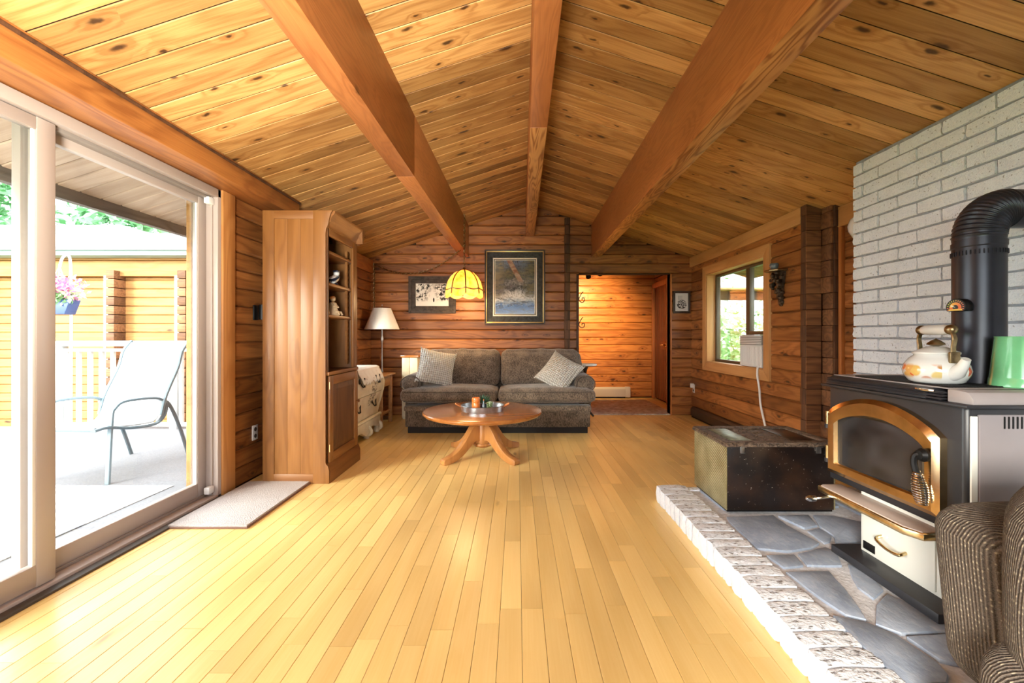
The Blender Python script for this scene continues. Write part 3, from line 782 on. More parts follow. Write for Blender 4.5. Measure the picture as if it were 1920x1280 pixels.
MB().lathe([(.001, 0), (.03, 0), (.03, .006), (.001, .008)], n=20).xf(Matrix.Translation((2.525, 7.33, 1.0)) @ Matrix.Rotation(-pi/2, 4, 'Y')).build('handle_rose', 'brass', hdoor)
# ------------------------------------------------------------------ sliding glass door
dr = thing('door_1', 'wide white sliding glass door opening onto the deck', 'door', (XL, 2.0, 0), kind='structure')
def fr(name, *b, m='vinyl', bv=.005, p=dr, **k): return MB().box(*b).build(name, m, p, bevel=bv, **k)
fr('head_frame', -2.30, XL+.005, DY0, DY1, 2.135, 2.195)
fr('head_track', -2.235, -2.165, DY0, DY1, 2.115, 2.137, m='vinyl2', bv=.003)
fr('far_jamb', -2.30, XL+.005, 3.065, 3.125, 0, 2.195)
for xx in (-2.165, -2.215, -2.262): fr('jamb_rib', xx-.007, xx+.007, 3.052, 3.067, .03, 2.135, bv=.002)
fr('near_jamb', -2.30, XL+.005, DY0-.03, DY0+.03, 0, 2.195)
fr('sill_track', -2.30, XL+.005, DY0, DY1, -.02, .026, m='vinyl')
fr('sill_rail', -2.20, -2.19, DY0, DY1, .026, .042, m='vinyl2', bv=.002)
fr('threshold', XL+.005, XL+.055, DY0-.1, 3.24, -.005, .012, m='dark', bv=.004)
def panel(xc, y0, y1, nm, ws=.075, t=.042):
    p = MB().box(xc-t/2, xc+t/2, y0, y0+ws, .03, 2.13).build(nm, 'vinyl', dr, bevel=.006)
    fr('stile', xc-t/2, xc+t/2, y1-ws, y1, .03, 2.13, p=p, bv=.006)
    fr('top_rail', xc-t/2+.001, xc+t/2-.001, y0+ws-.002, y1-ws+.002, 2.07, 2.128, p=p)
    fr('bottom_rail', xc-t/2+.001, xc+t/2-.001, y0+ws-.002, y1-ws+.002, .035, .132, p=p)
    fr('glazing_bead', xc+.006, xc+.017, y0+ws-.002, y0+ws+.014, .13, 2.07, p=p, bv=.003, m='white')
    fr('glazing_bead', xc+.006, xc+.017, y1-ws-.014, y1-ws+.002, .13, 2.07, p=p, bv=.003, m='white')
    MB().box(xc-.004, xc+.004, y0+ws-.005, y1-ws+.005, .125, 2.075).build('pane', 'glass', p, smooth=False)
    return p
panel(-2.225, 1.915, 3.06, 'fixed_panel'); panel(-2.160, .955, 2.004, 'sliding_panel', ws=.082)
for zz in (.045, 2.075):
    fr('corner_clip', -2.185, -2.145, 3.005, 3.062, zz, zz+.05, m='white', bv=.008)
    fr('corner_clip', -2.185, -2.135, 3.068, 3.085, zz, zz+.05, m='white', bv=.006)
MB().box(XL-.02, XL+.02, 3.10, 3.235, 0, 2.198).build('casing', 'casing', dr, bevel=.004)
MB().box(-2.335, -2.30, 3.045, 3.15, -.02, 2.195).build('outside_casing', 'extlog', dr, bevel=.004)
# window behind the bookcase
w2 = thing('window_2', 'window in the log wall behind the tall bookcase', 'window', (XL, 4.9, W2[2]), kind='structure')
for (y0, y1, z0, z1) in ((W2[0]-.1, W2[0], W2[2]-.1, W2[3]+.1), (W2[1], W2[1]+.1, W2[2]-.1, W2[3]+.1)):
    MB().box(XL-.02, XL+.022, y0, y1, z0, z1).build('casing', 'casing', w2, bevel=.004)
for (z0, z1) in ((W2[2]-.1, W2[2]), (W2[3], W2[3]+.1)):
    MB().box(XL-.02, XL+.02, W2[0], W2[1], z0, z1).build('casing', 'casing_y', w2, bevel=.004)
for (y0, y1, z0, z1) in ((W2[0], W2[0]+.05, W2[2], W2[3]), (W2[1]-.05, W2[1], W2[2], W2[3]), (W2[0]+.05, W2[1]-.05, W2[2], W2[2]+.05), (W2[0]+.05, W2[1]-.05, W2[3]-.05, W2[3])):
    MB().box(XL-.10, XL-.05, y0, y1, z0, z1).build('sash', 'vinyl', w2, bevel=.004)
MB().box(XL-.08, XL-.074, W2[0]+.04, W2[1]-.04, W2[2]+.04, W2[3]-.04).build('pane', 'glass', w2, smooth=False)
# window on the right with the air conditioner
w1 = thing('window_1', 'cedar cased window looking out to the green trees', 'window', (XR, 5.1, W1[2]), kind='structure')
y0, y1, z0, z1 = W1; cw = .105; xi = XR-.022
def pr(name, poly, m, t0=xi, t1=XR+.02): MB().prism(poly, 'x', t0, t1).build(name, m, w1, bevel=.004)
pr('casing', [(y0-cw, z1+cw), (y1+cw, z1+cw), (y1, z1), (y0, z1)], 'casing_y'); pr('casing', [(y0-cw, z0-cw), (y1+cw, z0-cw), (y1, z0), (y0, z0)], 'casing_y')
pr('casing', [(y0-cw, z0-cw), (y0, z0), (y0, z1), (y0-cw, z1+cw)], 'casing_z'); pr('casing', [(y1+cw, z0-cw), (y1, z0), (y1, z1), (y1+cw, z1+cw)], 'casing_z')
for b, m in (((y0-.002, y0+.016, z0, z1), 'casing_z'), ((y1-.016, y1+.002, z0, z1), 'casing_z'), ((y0, y1, z0-.002, z0+.016), 'casing_y'), ((y0, y1, z1-.016, z1+.002), 'casing_y')):
    MB().box(XR-.01, XR+.17, *b).build('reveal', m, w1, bevel=.002)
sash = M['sashbrown'] = plain('dark bronze sash', (.085, .055, .03), .4)
ym = 4.93
def wf_(nm, a, b, c, d, xa=XR+.10, xb=XR+.15): MB().box(xa, xb, a, b, c, d).build(nm, 'sashbrown', w1, bevel=.004)
wf_('sash', y0+.016, y0+.045, z0+.016, z1-.016); wf_('sash', y1-.05, y1-.016, z0+.016, z1-.016); wf_('sash', y0+.045, y1-.05, z0+.016, z0+.05); wf_('sash', y0+.045, y1-.05, z1-.05, z1-.016)
wf_('mullion', ym-.03, ym+.035, z0+.05, z1-.05, XR+.09, XR+.155)
wf_('sash_bar', y0+.045, ym-.03, 1.165, 1.205, XR+.085, XR+.15); wf_('sash_bar', ym-.055, ym-.03, 1.205, z1-.05, XR+.085, XR+.13)
MB().box(XR+.122, XR+.128, ym+.03, y1-.045, z0+.045, z1-.045).build('pane', 'glass', w1, smooth=False)
MB().box(XR+.122, XR+.128, y0+.04, ym-.025, 1.20, z1-.045).build('pane', 'glass', w1, smooth=False)
ac = thing('air_conditioner', 'white window air conditioner set in the lower window corner', 'air conditioner', (XR+.1, 4.66, .8))
MB().box(XR+.0, XR+.35, 4.455, 4.90, .818, 1.163).build('housing', 'white', ac, bevel=.012)
acg = M['acgrey'] = plain('ac louvre grey', (.30, .29, .27), .5)
MB().box(XR-.014, XR+.002, 4.46, 4.895, 1.055, 1.158).build('vent_panel', 'acgrey', ac, bevel=.003)
for k in range(5): MB().box(XR-.022, XR-.012, 4.465, 4.89, 1.066+k*.018, 1.075+k*.018).build('louvre', 'white', ac, bevel=.002)
MB().box(XR-.014, XR+.002, 4.46, 4.895, .822, 1.05).build('front_grille', 'white', ac, bevel=.004)
for k in range(18): MB().box(XR-.019, XR-.012, 4.475+k*.0233, 4.484+k*.0233, .835, 1.04).build('grille_bar', 'white', ac)
cd_ = MB().tube(smooth_path([(XR-.02, 4.52, .83), (XR-.035, 4.50, .74), (XR-.03, 4.47, .60), (XR-.03, 4.45, .45), (XR-.025, 4.40, .30), (XR-.03, 4.34, .20), (XR-.05, 4.2, .07), (XR-.06, 3.95, .012)]), .011, 8).build('power_cord', 'white')
tag(cd_, 'white power cord hanging down the log wall from the air conditioner', 'cord')
# sconce, outlets, small wall things
sc = thing('candle_sconce', 'ornate dark bracket with a blue grey glass candle cup on the window wall', 'sconce', (XR, 4.14, 1.78))
def sp_(prof): return prof
MB().prism([(XR-.002, 4.035), (XR-.10, 4.045), (XR-.145, 4.10), (XR-.145, 4.18), (XR-.10, 4.235), (XR-.002, 4.245)], 'z', 1.765, 1.785).build('shelf', 'abrass', sc, bevel=.006)
br = MB(); rr = random.Random(3)
for k in range(46):
    t = k/45; z = 1.755-.30*t; wd_ = .075*(1-t)**.8+.012; dp = .10*(1-t)**1.1+.012
    br.rbox((XR-dp*rr.uniform(.25, 1), 4.14+wd_*rr.uniform(-1, 1), z), (rr.uniform(.012, .022),)*3, .012, 3)
br.prism([(4.07, 1.765), (4.21, 1.765), (4.18, 1.62), (4.15, 1.45), (4.13, 1.45), (4.10, 1.62)], 'x', XR-.03, XR-.001)
orn = M['ornate'] = plain('tarnished ornate metal', (.10, .075, .055), .35, .7, noise=.7, nscale=45)
br.build('carved_bracket', 'ornate', sc)
MB().lathe([(.001, 0), (.026, 0), (.036, .02), (.04, .045), (.034, .058), (.030, .058), (.032, .045), (.001, .03)], (XR-.085, 4.12, 1.785), 20).build('candle_cup', 'candleholder', sc)
gl = thing('wall_lamp', 'clear glass globe lamp on the recessed wall half hidden by brick', 'lamp', (XREC, 3.28, 1.9))
MB().lathe([(.001, 0), (.05, 0), (.05, .02), (.001, .025)], n=20).xf(Matrix.Translation((XREC, 3.28, 1.88)) @ Matrix.Rotation(-pi/2, 4, 'Y')).build('back_plate', 'brass', gl)
MB().tube([(XREC-.02, 3.28, 1.88), (XREC-.08, 3.28, 1.85), (XREC-.10, 3.28, 1.9)], .008, 8).build('arm', 'brass', gl)
frost = M['globe'] = plain('milky globe', (.78, .80, .82), .1, coat=.6)
MB().lathe([(.02, -.02), (.05, .0), (.078, .05), (.085, .09), (.07, .14), (.035, .17), (.03, .20), (.033, .22), (.02, .22)], (XREC-.10, 3.28, 1.9), 24).build('globe', 'globe', gl)
def outlet(nm, c, nrm, label, plug=False):
    o = thing(nm, label, 'outlet', c); s = Vector(nrm); x, y, z = c
    MB().box(*sorted((x, x+s.x*.007)), y-.036, y+.036, z-.06, z+.06).build('cover_plate', 'white', o, bevel=.003)
    for dz in (-.027, .027):
        MB().lathe([(.001, 0), (.017, 0), (.016, .004), (.001, .004)], n=16).xf(Matrix.Translation((x+s.x*.006, y, z+dz)) @ Matrix.Rotation(pi/2*s.x, 4, 'Y')).build('socket', 'dark', o)
    if plug: MB().box(*sorted((x+s.x*.006, x+s.x*.05)), y-.025, y+.025, z+.01, z+.075).build('plug_adapter', 'white', o, bevel=.008)
outlet('wall_outlet', (XL, 3.50, .37), (1, 0, 0), 'white outlet on the log wall beside the bookcase')
outlet('wall_outlet', (XR, 6.20, .40), (-1, 0, 0), 'white outlet with a plug low in the corner below the small drawing', True)
th = thing('wall_bracket', 'small black metal bracket on the log wall beside the bookcase', 'bracket', (XL, 3.52, 1.34))
MB().box(XL, XL+.012, 3.475, 3.535, 1.28, 1.40).build('plate', 'black', th, bevel=.004)
MB().lathe([(.001, 0), (.024, 0), (.026, .03), (.022, .12), (.001, .125)], (XL+.045, 3.53, 1.285), 16).build('holder', 'black', th)
bh = thing('baseboard_right', 'low dark brown baseboard heater under the window', 'heater', (XR, 5.1, 0), kind='structure')
MB().prism([(XR-.07, .025), (XR-.002, .025), (XR-.002, .15), (XR-.045, .15), (XR-.07, .12)], 'y', 4.2, 6.15).build('cover', 'heater', bh, bevel=.004)
MB().box(XR-.055, XR-.002, 4.2, 6.15, .0, .03).build('back_plate', 'black', bh)
bh = thing('baseboard_hall', 'almond baseboard heater along the hall wall', 'heater', (1.5, 8.06, 0), kind='structure')
MB().prism([(7.985, .03), (8.058, .03), (8.058, .205), (8.02, .205), (7.985, .175)], 'x', .6, 2.0).build('cover', 'heaterw', bh, bevel=.004)
MB().box(2.0, 2.09, 7.98, 8.058, .02, .21).build('end_cap', 'heaterw', bh, bevel=.005)
MB().box(.6, 2.0, 8.0, 8.058, .0, .03).build('back_plate', 'black', bh)
hr = MB().rbox((1.62, 7.02, .009), (.68, .72, .009), .008, 4).build('hall_rug', 'hallrug')
tag(hr, 'faded white and brown patterned rug on the hall floor', 'rug')
ts = thing('track_light', 'dark spotlights under the hall ceiling aimed at the orange wall', 'light', (1.0, 6.62, 2.44))
MB().tube([(.98, 6.6, 2.45), (.98, 6.6, 2.10)], .008, 8).build('drop_rod', 'black', ts)
MB().tube([(.93, 6.62, 2.10), (1.32, 6.66, 2.12)], .012, 8).build('track_bar', 'black', ts)
for (xx, yy, zz, dx) in ((1.09, 6.62, 2.055, .3), (1.28, 6.66, 2.105, .3)):
    m = Matrix.Translation((xx, yy, zz)) @ Vector((dx, .8, -.55)).to_track_quat('-Z', 'Y').to_matrix().to_4x4()
    MB().lathe([(.001, .085), (.022, .08), (.035, .05), (.042, 0), (.038, 0), (.03, .03), (.001, .04)], n=18).xf(m).build('lamp_head', 'black', ts)
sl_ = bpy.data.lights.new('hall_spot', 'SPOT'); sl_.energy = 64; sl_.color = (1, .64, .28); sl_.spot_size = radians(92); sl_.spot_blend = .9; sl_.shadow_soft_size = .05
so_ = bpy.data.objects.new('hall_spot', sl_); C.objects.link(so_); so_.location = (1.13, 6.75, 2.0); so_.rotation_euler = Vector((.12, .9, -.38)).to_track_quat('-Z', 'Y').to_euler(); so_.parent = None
for zz in (1.70, 1.33):
    P = [(OX0+.004, YF+.03, zz+.09), (OX0+.035, YF+.02, zz+.06), (OX0+.01, YF+.02, zz+.01), (OX0+.01, YF+.02, zz-.03), (OX0+.05, YF+.02, zz-.06), (OX0+.085, YF+.02, zz-.03), (OX0+.08, YF+.02, zz+.005), (OX0+.05, YF+.02, zz+.005), (OX0+.05, YF+.02, zz-.02)]
    P[0] = (OX0+.065, YF+.02, zz+.10)
    o = MB().tube(smooth_path(P, 6), .006, 6).build('scroll_hook', 'iron')
    tag(o, ('upper' if zz > 1.5 else 'lower')+' black wrought iron scroll hook on the hall opening', 'hook', 'scroll hooks beside the hall')
# ------------------------------------------------------------------ pictures
def picture(nm, x0, x1, z0, z1, bands, sheet, label, y=YF):
    xc, zc = (x0+x1)/2, (z0+z1)/2
    o = thing(nm, label, 'picture', (xc, y, zc)); d = 0
    for (nme, w, m, dep) in bands:
        a, b, c, e = x0+d, x1-d, z0+d, z1-d
        for poly in ([(a, c), (b, c), (b-w, c+w), (a+w, c+w)], [(b, c), (b, e), (b-w, e-w), (b-w, c+w)], [(b, e), (a, e), (a+w, e-w), (b-w, e-w)], [(a, e), (a, c), (a+w, c+w), (a+w, e-w)]):
            MB().prism(poly, 'y', y-dep, y-.001).build(nme, m, o, bevel=.002)
        d += w
    MB().box(x0+d-.002, x1-d+.002, y-.006, y-.002, z0+d-.002, z1-d+.002).build('print', sheet, o, at=(0, 0, 0))
    return o
picture('framed_picture', -.474, .404, 1.322, 2.405, (('frame_rail', .022, 'darkframe', .03), ('frame_liner', .012, 'goldframe', .026), ('mount', .085, 'mat_dark', .012), ('mount_edge', .016, 'mountwhite', .010), ('mount_line', .010, 'mat_dark', .009), ('mount_edge', .008, 'mountwhite', .008)), 'waterfall', 'tall framed print of a mountain stream above the sofa')
picture('framed_picture', -1.58, -.893, 1.485, 2.018, (('frame_rail', .045, 'bark', .03), ('mount', .058, 'bark', .022), ('mount_edge', .005, 'mountwhite', .010)), 'snow', 'wide dark framed print of a figure on a snowy path behind the pendant lamp')
picture('framed_picture', 2.262, 2.512, 1.482, 1.805, (('frame_rail', .03, 'darkframe', .025),), 'ink', 'small framed ink drawing on the log corner beside the hall')
# ------------------------------------------------------------------ bookcase
bx0, bx1, by0, by1, bz = -1.985, -1.487, 3.365, 4.01, 2.13
bk = thing('bookcase', 'tall pine bookcase with open shelves over a cupboard door', 'bookcase', (-1.73, 3.69, 0))
MB().box(bx0, bx0+.088, by0, by0+.022, 0, bz).build('side_stile', 'pine', bk, bevel=.002)
# front stile of the side with its stepped foot and swept head
pf = [(bx1-.105, 0), (bx1+.02, 0), (bx1+.02, .10), (bx1+.012, .135), (bx1-.006, .155), (bx1-.008, .17), (bx1-.008, 1.95), (bx1-.004, 1.985), (bx1+.012, 2.02), (bx1+.018, 2.06), (bx1+.03, 2.105), (bx1+.045, bz), (bx1-.105, bz)]
MB().prism(pf, 'y', by0-.001, by0+.022).build('side_stile', 'pine', bk, bevel=.002)
for k in range(3):
    a = bx0+.088+k*.102; MB().box(a+.0008, a+.1015, by0+.006, by0+.02, .07, bz-.06).build('side_board', 'pine', bk, bevel=.0008)
for (z0, z1) in ((.0, .075), (bz-.065, bz)):
    o = MB().box(bx0+.086, bx1-.103, by0, by0+.021, z0, z1)
    o.build('side_rail', wood('bookcase rail x', (.30, .128, .037), (.20, .076, .02), axis=0, knots=.1, K=6, var=.08) if z0 == 0 else bpy.data.materials['bookcase rail x'], bk, bevel=.002)
MB().box(bx0, bx1, by1-.022, by1, 0, bz).build('far_side', 'pine', bk, bevel=.002)
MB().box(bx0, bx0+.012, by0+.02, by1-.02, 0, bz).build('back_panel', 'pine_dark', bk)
MB().box(bx0, bx1, by0+.02, by1-.02, bz-.03, bz-.005).build('top_board', 'pine_y', bk)
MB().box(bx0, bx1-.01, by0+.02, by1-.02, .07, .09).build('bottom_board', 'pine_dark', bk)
MB().box(bx1-.015, bx1+.012, by0+.02, by1, .84, .868).build('counter_rail', 'pine_y', bk, bevel=.004)
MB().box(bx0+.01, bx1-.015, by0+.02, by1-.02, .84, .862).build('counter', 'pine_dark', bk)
for zz in (1.322, 1.578, 1.835):
    MB().box(bx0+.012, bx1-.018, by0+.022, by1-.022, zz-.022, zz).build('shelf', 'pine_y', bk, bevel=.002)
MB().box(bx1-.02, bx1, by1-.10, by1-.02, .868, 2.02).build('face_stile', 'pine', bk, bevel=.003)
MB().box(bx1-.02, bx1, by0+.022, by0+.045, .868, 2.02).build('face_stile', 'pine_dark', bk, bevel=.002)
MB().box(bx1-.02, bx1, by0+.045, by1-.10, 1.945, 2.02).build('top_rail', 'pine_y', bk, bevel=.003)
for k in range(24):                      # saw-tooth shelf support strip inside
    zz = .90+k*.042
    MB().prism([(by1-.135, zz), (by1-.118, zz), (by1-.102, zz+.021), (by1-.118, zz+.042), (by1-.135, zz+.042)], 'x', bx1-.06, bx1-.04).build('shelf_notch', 'pine', bk)
crn = [(bx1-.02, 2.0), (bx1+.004, 2.0), (bx1+.006, 2.03), (bx1+.022, 2.05), (bx1+.028, 2.08), (bx1+.055, 2.11), (bx1+.06, bz), (bx1-.02, bz)]
MB().prism([(p[0], p[1]) for p in crn], 'y', by0+.02, by1+.05).build('cornice', 'pine_y', bk, ang=50)
cy = [(by1-.01+(p[0]-bx1), p[1]) for p in crn]
MB().prism([(p[0], p[1]) for p in cy], 'x', bx0, bx1+.06).build('cornice', 'pine_y', bk, ang=50)
MB().prism([(bx1-.02, 0), (bx1+.022, 0), (bx1+.022, .10), (bx1+.012, .13), (bx1+.002, .15), (bx1-.02, .15)], 'y', by0+.02, by1+.02).build('plinth', 'pine_y', bk, ang=50)
d = MB().box(bx1-.005, bx1+.015, by0+.03, by0+.095, .155, .835).build('door', 'pine', bk, bevel=.003)
MB().box(bx1-.005, bx1+.015, by1-.095, by1-.022, .155, .835).build('door_stile', 'pine', d, bevel=.003)
for (z0, z1) in ((.155, .225), (.765, .835)): MB().box(bx1-.005, bx1+.0148, by0+.094, by1-.094, z0, z1).build('door_rail', 'pine_y', d, bevel=.003)
y0, y1, z0, z1 = by0+.095, by1-.095, .225, .765
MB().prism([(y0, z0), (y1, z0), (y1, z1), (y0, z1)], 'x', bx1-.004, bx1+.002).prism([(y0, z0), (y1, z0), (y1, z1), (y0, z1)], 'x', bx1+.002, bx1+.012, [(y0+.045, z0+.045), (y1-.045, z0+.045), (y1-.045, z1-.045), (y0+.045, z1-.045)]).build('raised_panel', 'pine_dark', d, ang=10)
MB().lathe([(.004, 0), (.005, .012), (.013, .02), (.013, .028), (.001, .032)], n=16).xf(Matrix.Translation((bx1+.014, by1-.06, .56)) @ Matrix.Rotation(pi/2, 4, 'Y')).build('knob', 'pine_dark', d)
for zz in (.24, .73): MB().tube([(bx1+.012, by0+.027, zz), (bx1+.012, by0+.027, zz+.06)], .005, 8).build('hinge', 'brass', d)
# figurines on the shelves
fg = thing('bird_figurine', 'black and white ceramic bird on the middle shelf of the bookcase', 'figurine', (-1.555, 3.66, 1.579))
MB().rbox((-1.555, 3.655, 1.63), (.035, .06, .034), .033, 6, fn=lambda p, u: (p[0], p[1], p[2]+.02*u[1])).build('body', 'bwhite', fg)
MB().rbox((-1.55, 3.70, 1.685), (.024, .026, .024), .024, 6).build('head', 'bwhite', fg)
MB().rbox((-1.55, 3.70, 1.703), (.0235, .027, .010), .010, 5).build('cap', 'bdark', fg)
MB().rbox((-1.545, 3.64, 1.635), (.037, .05, .012), .011, 5, fn=lambda p, u: (p[0], p[1], p[2]+.022*u[1])).build('wing', 'bdark', fg)
MB().prism([(3.60, 1.60), (3.605, 1.615), (3.56, 1.60), (3.555, 1.592)], 'x', -1.565, -1.545).build('tail', 'bdark', fg)
MB().lathe([(.008, 0), (.001, .022)], n=8).xf(Matrix.Translation((-1.55, 3.722, 1.685)) @ Matrix.Rotation(-pi/2, 4, 'X')).build('beak', 'bdark', fg)
MB().lathe([(.001, 0), (.035, 0), (.03, .018), (.014, .025), (.001, .026)], (-1.555, 3.67, 1.579), 14).build('rock_base', 'bdark', fg)
def fig(c, s, label):
    x, y, z = c; o = thing('figurine', label, 'figurine', c, 'figurines in the bookcase')
    T = lambda *p: (x+p[0]*s, y+p[1]*s, z+p[2]*s)
    MB().lathe([(.001, 0), (.05*s, 0), (.055*s, .01*s), (.045*s, .045*s), (.035*s, .07*s), (.038*s, .09*s), (.028*s, .115*s), (.012*s, .125*s), (.001, .126*s)], c, 16, 1, 1).build('robe', 'ceramic', o)
    MB().rbox(T(0, 0, .148), (.022*s,)*3, .022*s, 5).build('head', 'ceramic', o)
    MB().rbox(T(-.004, 0, .158), (.023*s, .023*s, .017*s), .016*s, 5).build('hair', 'tbl_z', o)
    for sg in (-1, 1):
        MB().tube([T(0, .03*sg, .11), T(.025, .04*sg, .085), T(.042, .012*sg, .075)], [.010*s, .009*s, .007*s], 8).build('arm', 'ceramic', o)
        MB().tube([T(.01, .022*sg, .03), T(.06, .03*sg, .03), T(.07, .03*sg, .006)], [.014*s, .012*s, .009*s], 8).build('leg', 'ceramic', o)
fig((-1.56, 3.655, 1.3225), .95, 'seated beige figurine in the middle of the lower shelf')
fig((-1.57, 3.475, 1.3225), .72, 'smaller beige figurine near the front edge of the bookcase side')
# ------------------------------------------------------------------ painted chest, end table, lamp, stool
ch = thing('bombe_chest', 'cream painted curved chest with floral spray and scalloped base behind the bookcase', 'chest', (-1.85, 4.8, 0))
prof = [(.10, -1.70), (.16, -1.69), (.24, -1.70), (.32, -1.70), (.42, -1.675), (.52, -1.64), (.60, -1.628), (.68, -1.645), (.74, -1.685), (.79, -1.70)]
def sweep(mb, pts, y0, y1, back=-2.08, fl_=.0):
    n = len(pts); m = 10; vs = []; fs = []
    for j in range(m+1):
        t = j/m; y = y0+(y1-y0)*t
        for z, x in pts: vs.append((x, y+(1 if t > .5 else -1)*0, z))
    for j in range(m):
        for i in range(n-1): fs.append((j*n+i, j*n+i+1, (j+1)*n+i+1, (j+1)*n+i))
    b = len(vs)
    for j in (0, m):
        for z, x in pts: vs.append((back, y0+(y1-y0)*j/m, z))
    for i in range(n-1):
        fs.append((i, i+1, b+i+1, b+i)); fs.append((m*n+i, m*n+i+1, b+n+i+1, b+n+i)); fs.append((b+i, b+i+1, b+n+i+1, b+n+i))
    fs.append((b, b+n, b+n-1+1, b)[:0] or (0, b, b+n, m*n)); fs.append((n-1, b+n-1, b+2*n-1, m*n+n-1))
    mb.add(vs, fs); return mb
sweep(MB(), prof, 4.28, 5.26).build('carcase', 'cream', ch)
for (z0, z1) in ((.24, .50), (.51, .77)):
    pts = [(z0+(z1-z0)*k/8, 0) for k in range(9)]
    def xi_(z):
        for (za, xa), (zb, xb) in zip(prof, prof[1:]):
            if za <= z <= zb: return xa+(xb-xa)*(z-za)/(zb-za)
        return prof[-1][1]
    dw = sweep(MB(), [(z, xi_(z)+.012) for z, _ in pts], 4.31, 5.22, back=-1.72).build('drawer', 'chest', ch)
    for yy in (4.52, 5.02):
        zc = (z0+z1)/2+.01; x = xi_(zc)+.016
        MB().tube(smooth_path([(x, yy-.07, zc+.035), (x+.01, yy-.045, zc-.01), (x+.022, yy-.02, zc-.035), (x+.025, yy, zc-.02), (x+.022, yy+.02, zc-.035), (x+.01, yy+.045, zc-.01), (x, yy+.07, zc+.035)], 4), [.007]*25, 6).build('bail_handle', 'iron', dw)
        for s in (-1, 1): MB().rbox((x-.002, yy+s*.066, zc+.03), (.008, .020, .028), .007, 3).build('handle_plate', 'iron', dw)
MB().tube([(-1.735, 5.255, .16), (-1.70, 5.262, .32), (-1.645, 5.266, .52), (-1.635, 5.266, .61), (-1.69, 5.262, .75)], .022, 8).build('corner_moulding', 'cream', ch)
ap = MB()
pa = [(4.28, .20)]
for k in range(15):
    t = k/14; pa.append((4.28+.98*t, .085-.03*cos(t*4*pi)+.012*sin(t*21)))
pa.append((5.26, .20))
ap.prism(pa, 'x', -1.72, -1.665).build('scalloped_apron', 'cream', ch, bevel=.006)
MB().tube([(-1.675, 4.28, .215), (-1.675, 5.27, .215)], .02, 8).build('base_moulding', 'cream', ch)
for yy in (4.34, 4.86, 5.22):
    MB().tube(smooth_path([(-1.72, yy, .14), (-1.66, yy, .11), (-1.65, yy, .06), (-1.69, yy, .035), (-1.715, yy, .055)], 5), .024, 8).build('scroll_foot', 'cream', ch)
    MB().lathe([(.001, 0), (.03, 0), (.035, .02), (.03, .06), (.001, .1)], (-1.70, yy, 0), 12).build('foot', 'cream', ch)
for yy in (4.34, 5.22): MB().lathe([(.03, 0), (.035, .1)], (-2.03, yy, 0), 12).build('foot', 'cream', ch)
lc = MB()
pts = [(-2.06, .796), (-1.70, .797), (-1.665, .785), (-1.655, .745), (-1.625, .70), (-1.605, .655)]
vs = []; fs = []; ny = 40
for j in range(ny+1):
    y = 4.5+.70*j/ny
    for i, (x, z) in enumerate(pts):
        zz = z-(.035*abs(sin(j*pi/5)) if i == len(pts)-1 else 0); vs.append((x+.004*sin(j*.9)*(i/5), y, zz+.004))
for j in range(ny):
    for i in range(len(pts)-1): fs.append((j*6+i, j*6+i+1, (j+1)*6+i+1, (j+1)*6+i))
o = lc.add(vs, fs).build('lace_runner', 'lace'); tag(o, 'white lace runner with brown eyelets draped over the painted chest', 'tablecloth')
md = o.modifiers.new('thickness', 'SOLIDIFY'); md.thickness = .003; md.offset = 1
et = thing('end_table', 'small oak end table between the painted chest and the sofa', 'table', (-1.86, 5.62, 0))
MB().box(-2.08, -1.655, 5.36, 5.88, .635, .66).build('table_top', 'endtbl', et, bevel=.006)
MB().box(-2.06, -1.70, 5.40, 5.84, .50, .635).build('apron', 'endtbl', et, bevel=.003)
for xx in (-2.05, -1.71):
    for yy in (5.41, 5.82): MB().box(xx-.022, xx+.022, yy-.022, yy+.022, 0, .635).build('leg', 'endtbl', et, bevel=.004)
MB().box(-2.04, -1.72, 5.43, 5.80, .13, .15).build('lower_shelf', 'endtbl', et, bevel=.003)
MB().box(-1.725, -1.70, 5.43, 5.80, .15, .175).build('shelf_lip', 'endtbl', et, bevel=.003)
fl_ = thing('floor_lamp', 'slender steel lamp with a white cone shade in the back corner', 'lamp', (-1.885, 6.02, 0))
MB().lathe([(.001, 0), (.14, 0), (.14, .015), (.05, .03), (.012, .05)], (-1.885, 6.02, 0), 28).build('base', 'steel', fl_)
MB().lathe([(.012, .04), (.012, .62), (.018, .64), (.018, .67), (.011, .70), (.011, 1.05), (.02, 1.08), (.022, 1.12), (.013, 1.16), (.012, 1.34)], (-1.885, 6.02, 0), 16).build('pole', 'steel', fl_)
MB().lathe([(.243, 1.245), (.238, 1.245), (.122, 1.535), (.127, 1.538)], (-1.885, 6.02, 0), 40).build('lamp_shade', 'lampshade', fl_)
MB().tube([(-1.885, 6.02, 1.34), (-1.885, 6.02, 1.59)], .006, 8).build('harp_rod', 'steel', fl_)
MB().lathe([(.006, 0), (.012, .012), (.006, .03), (.001, .04)], (-1.885, 6.02, 1.535), 12).build('finial', 'brass', fl_)
co = MB().tube(smooth_path([(-1.955, 6.24, 1.24), (-1.955, 6.24, .95), (-1.975, 6.22, .86), (-1.93, 6.20, .70), (-1.90, 6.16, .5), (-1.9, 6.2, .2), (-1.92, 6.2, .012)], 6), .0055, 6).build('lamp_cord', 'copper'); tag(co, 'thin orange cord hanging beside the slender floor lamp', 'cord')
st = thing('plant_stand', 'cream painted square stand with grooved boards behind the sofa arm', 'stand', (-1.49, 6.06, 0))
MB().box(-1.615, -1.365, 5.965, 6.235, .855, .885).build('stand_top', 'tbl', st, bevel=.004)
for (a, b) in ((-1.60, -1.495), (-1.49, -1.385)): MB().box(a, b, 5.985, 6.0, .02, .855).build('front_board', 'cream', st, bevel=.003)
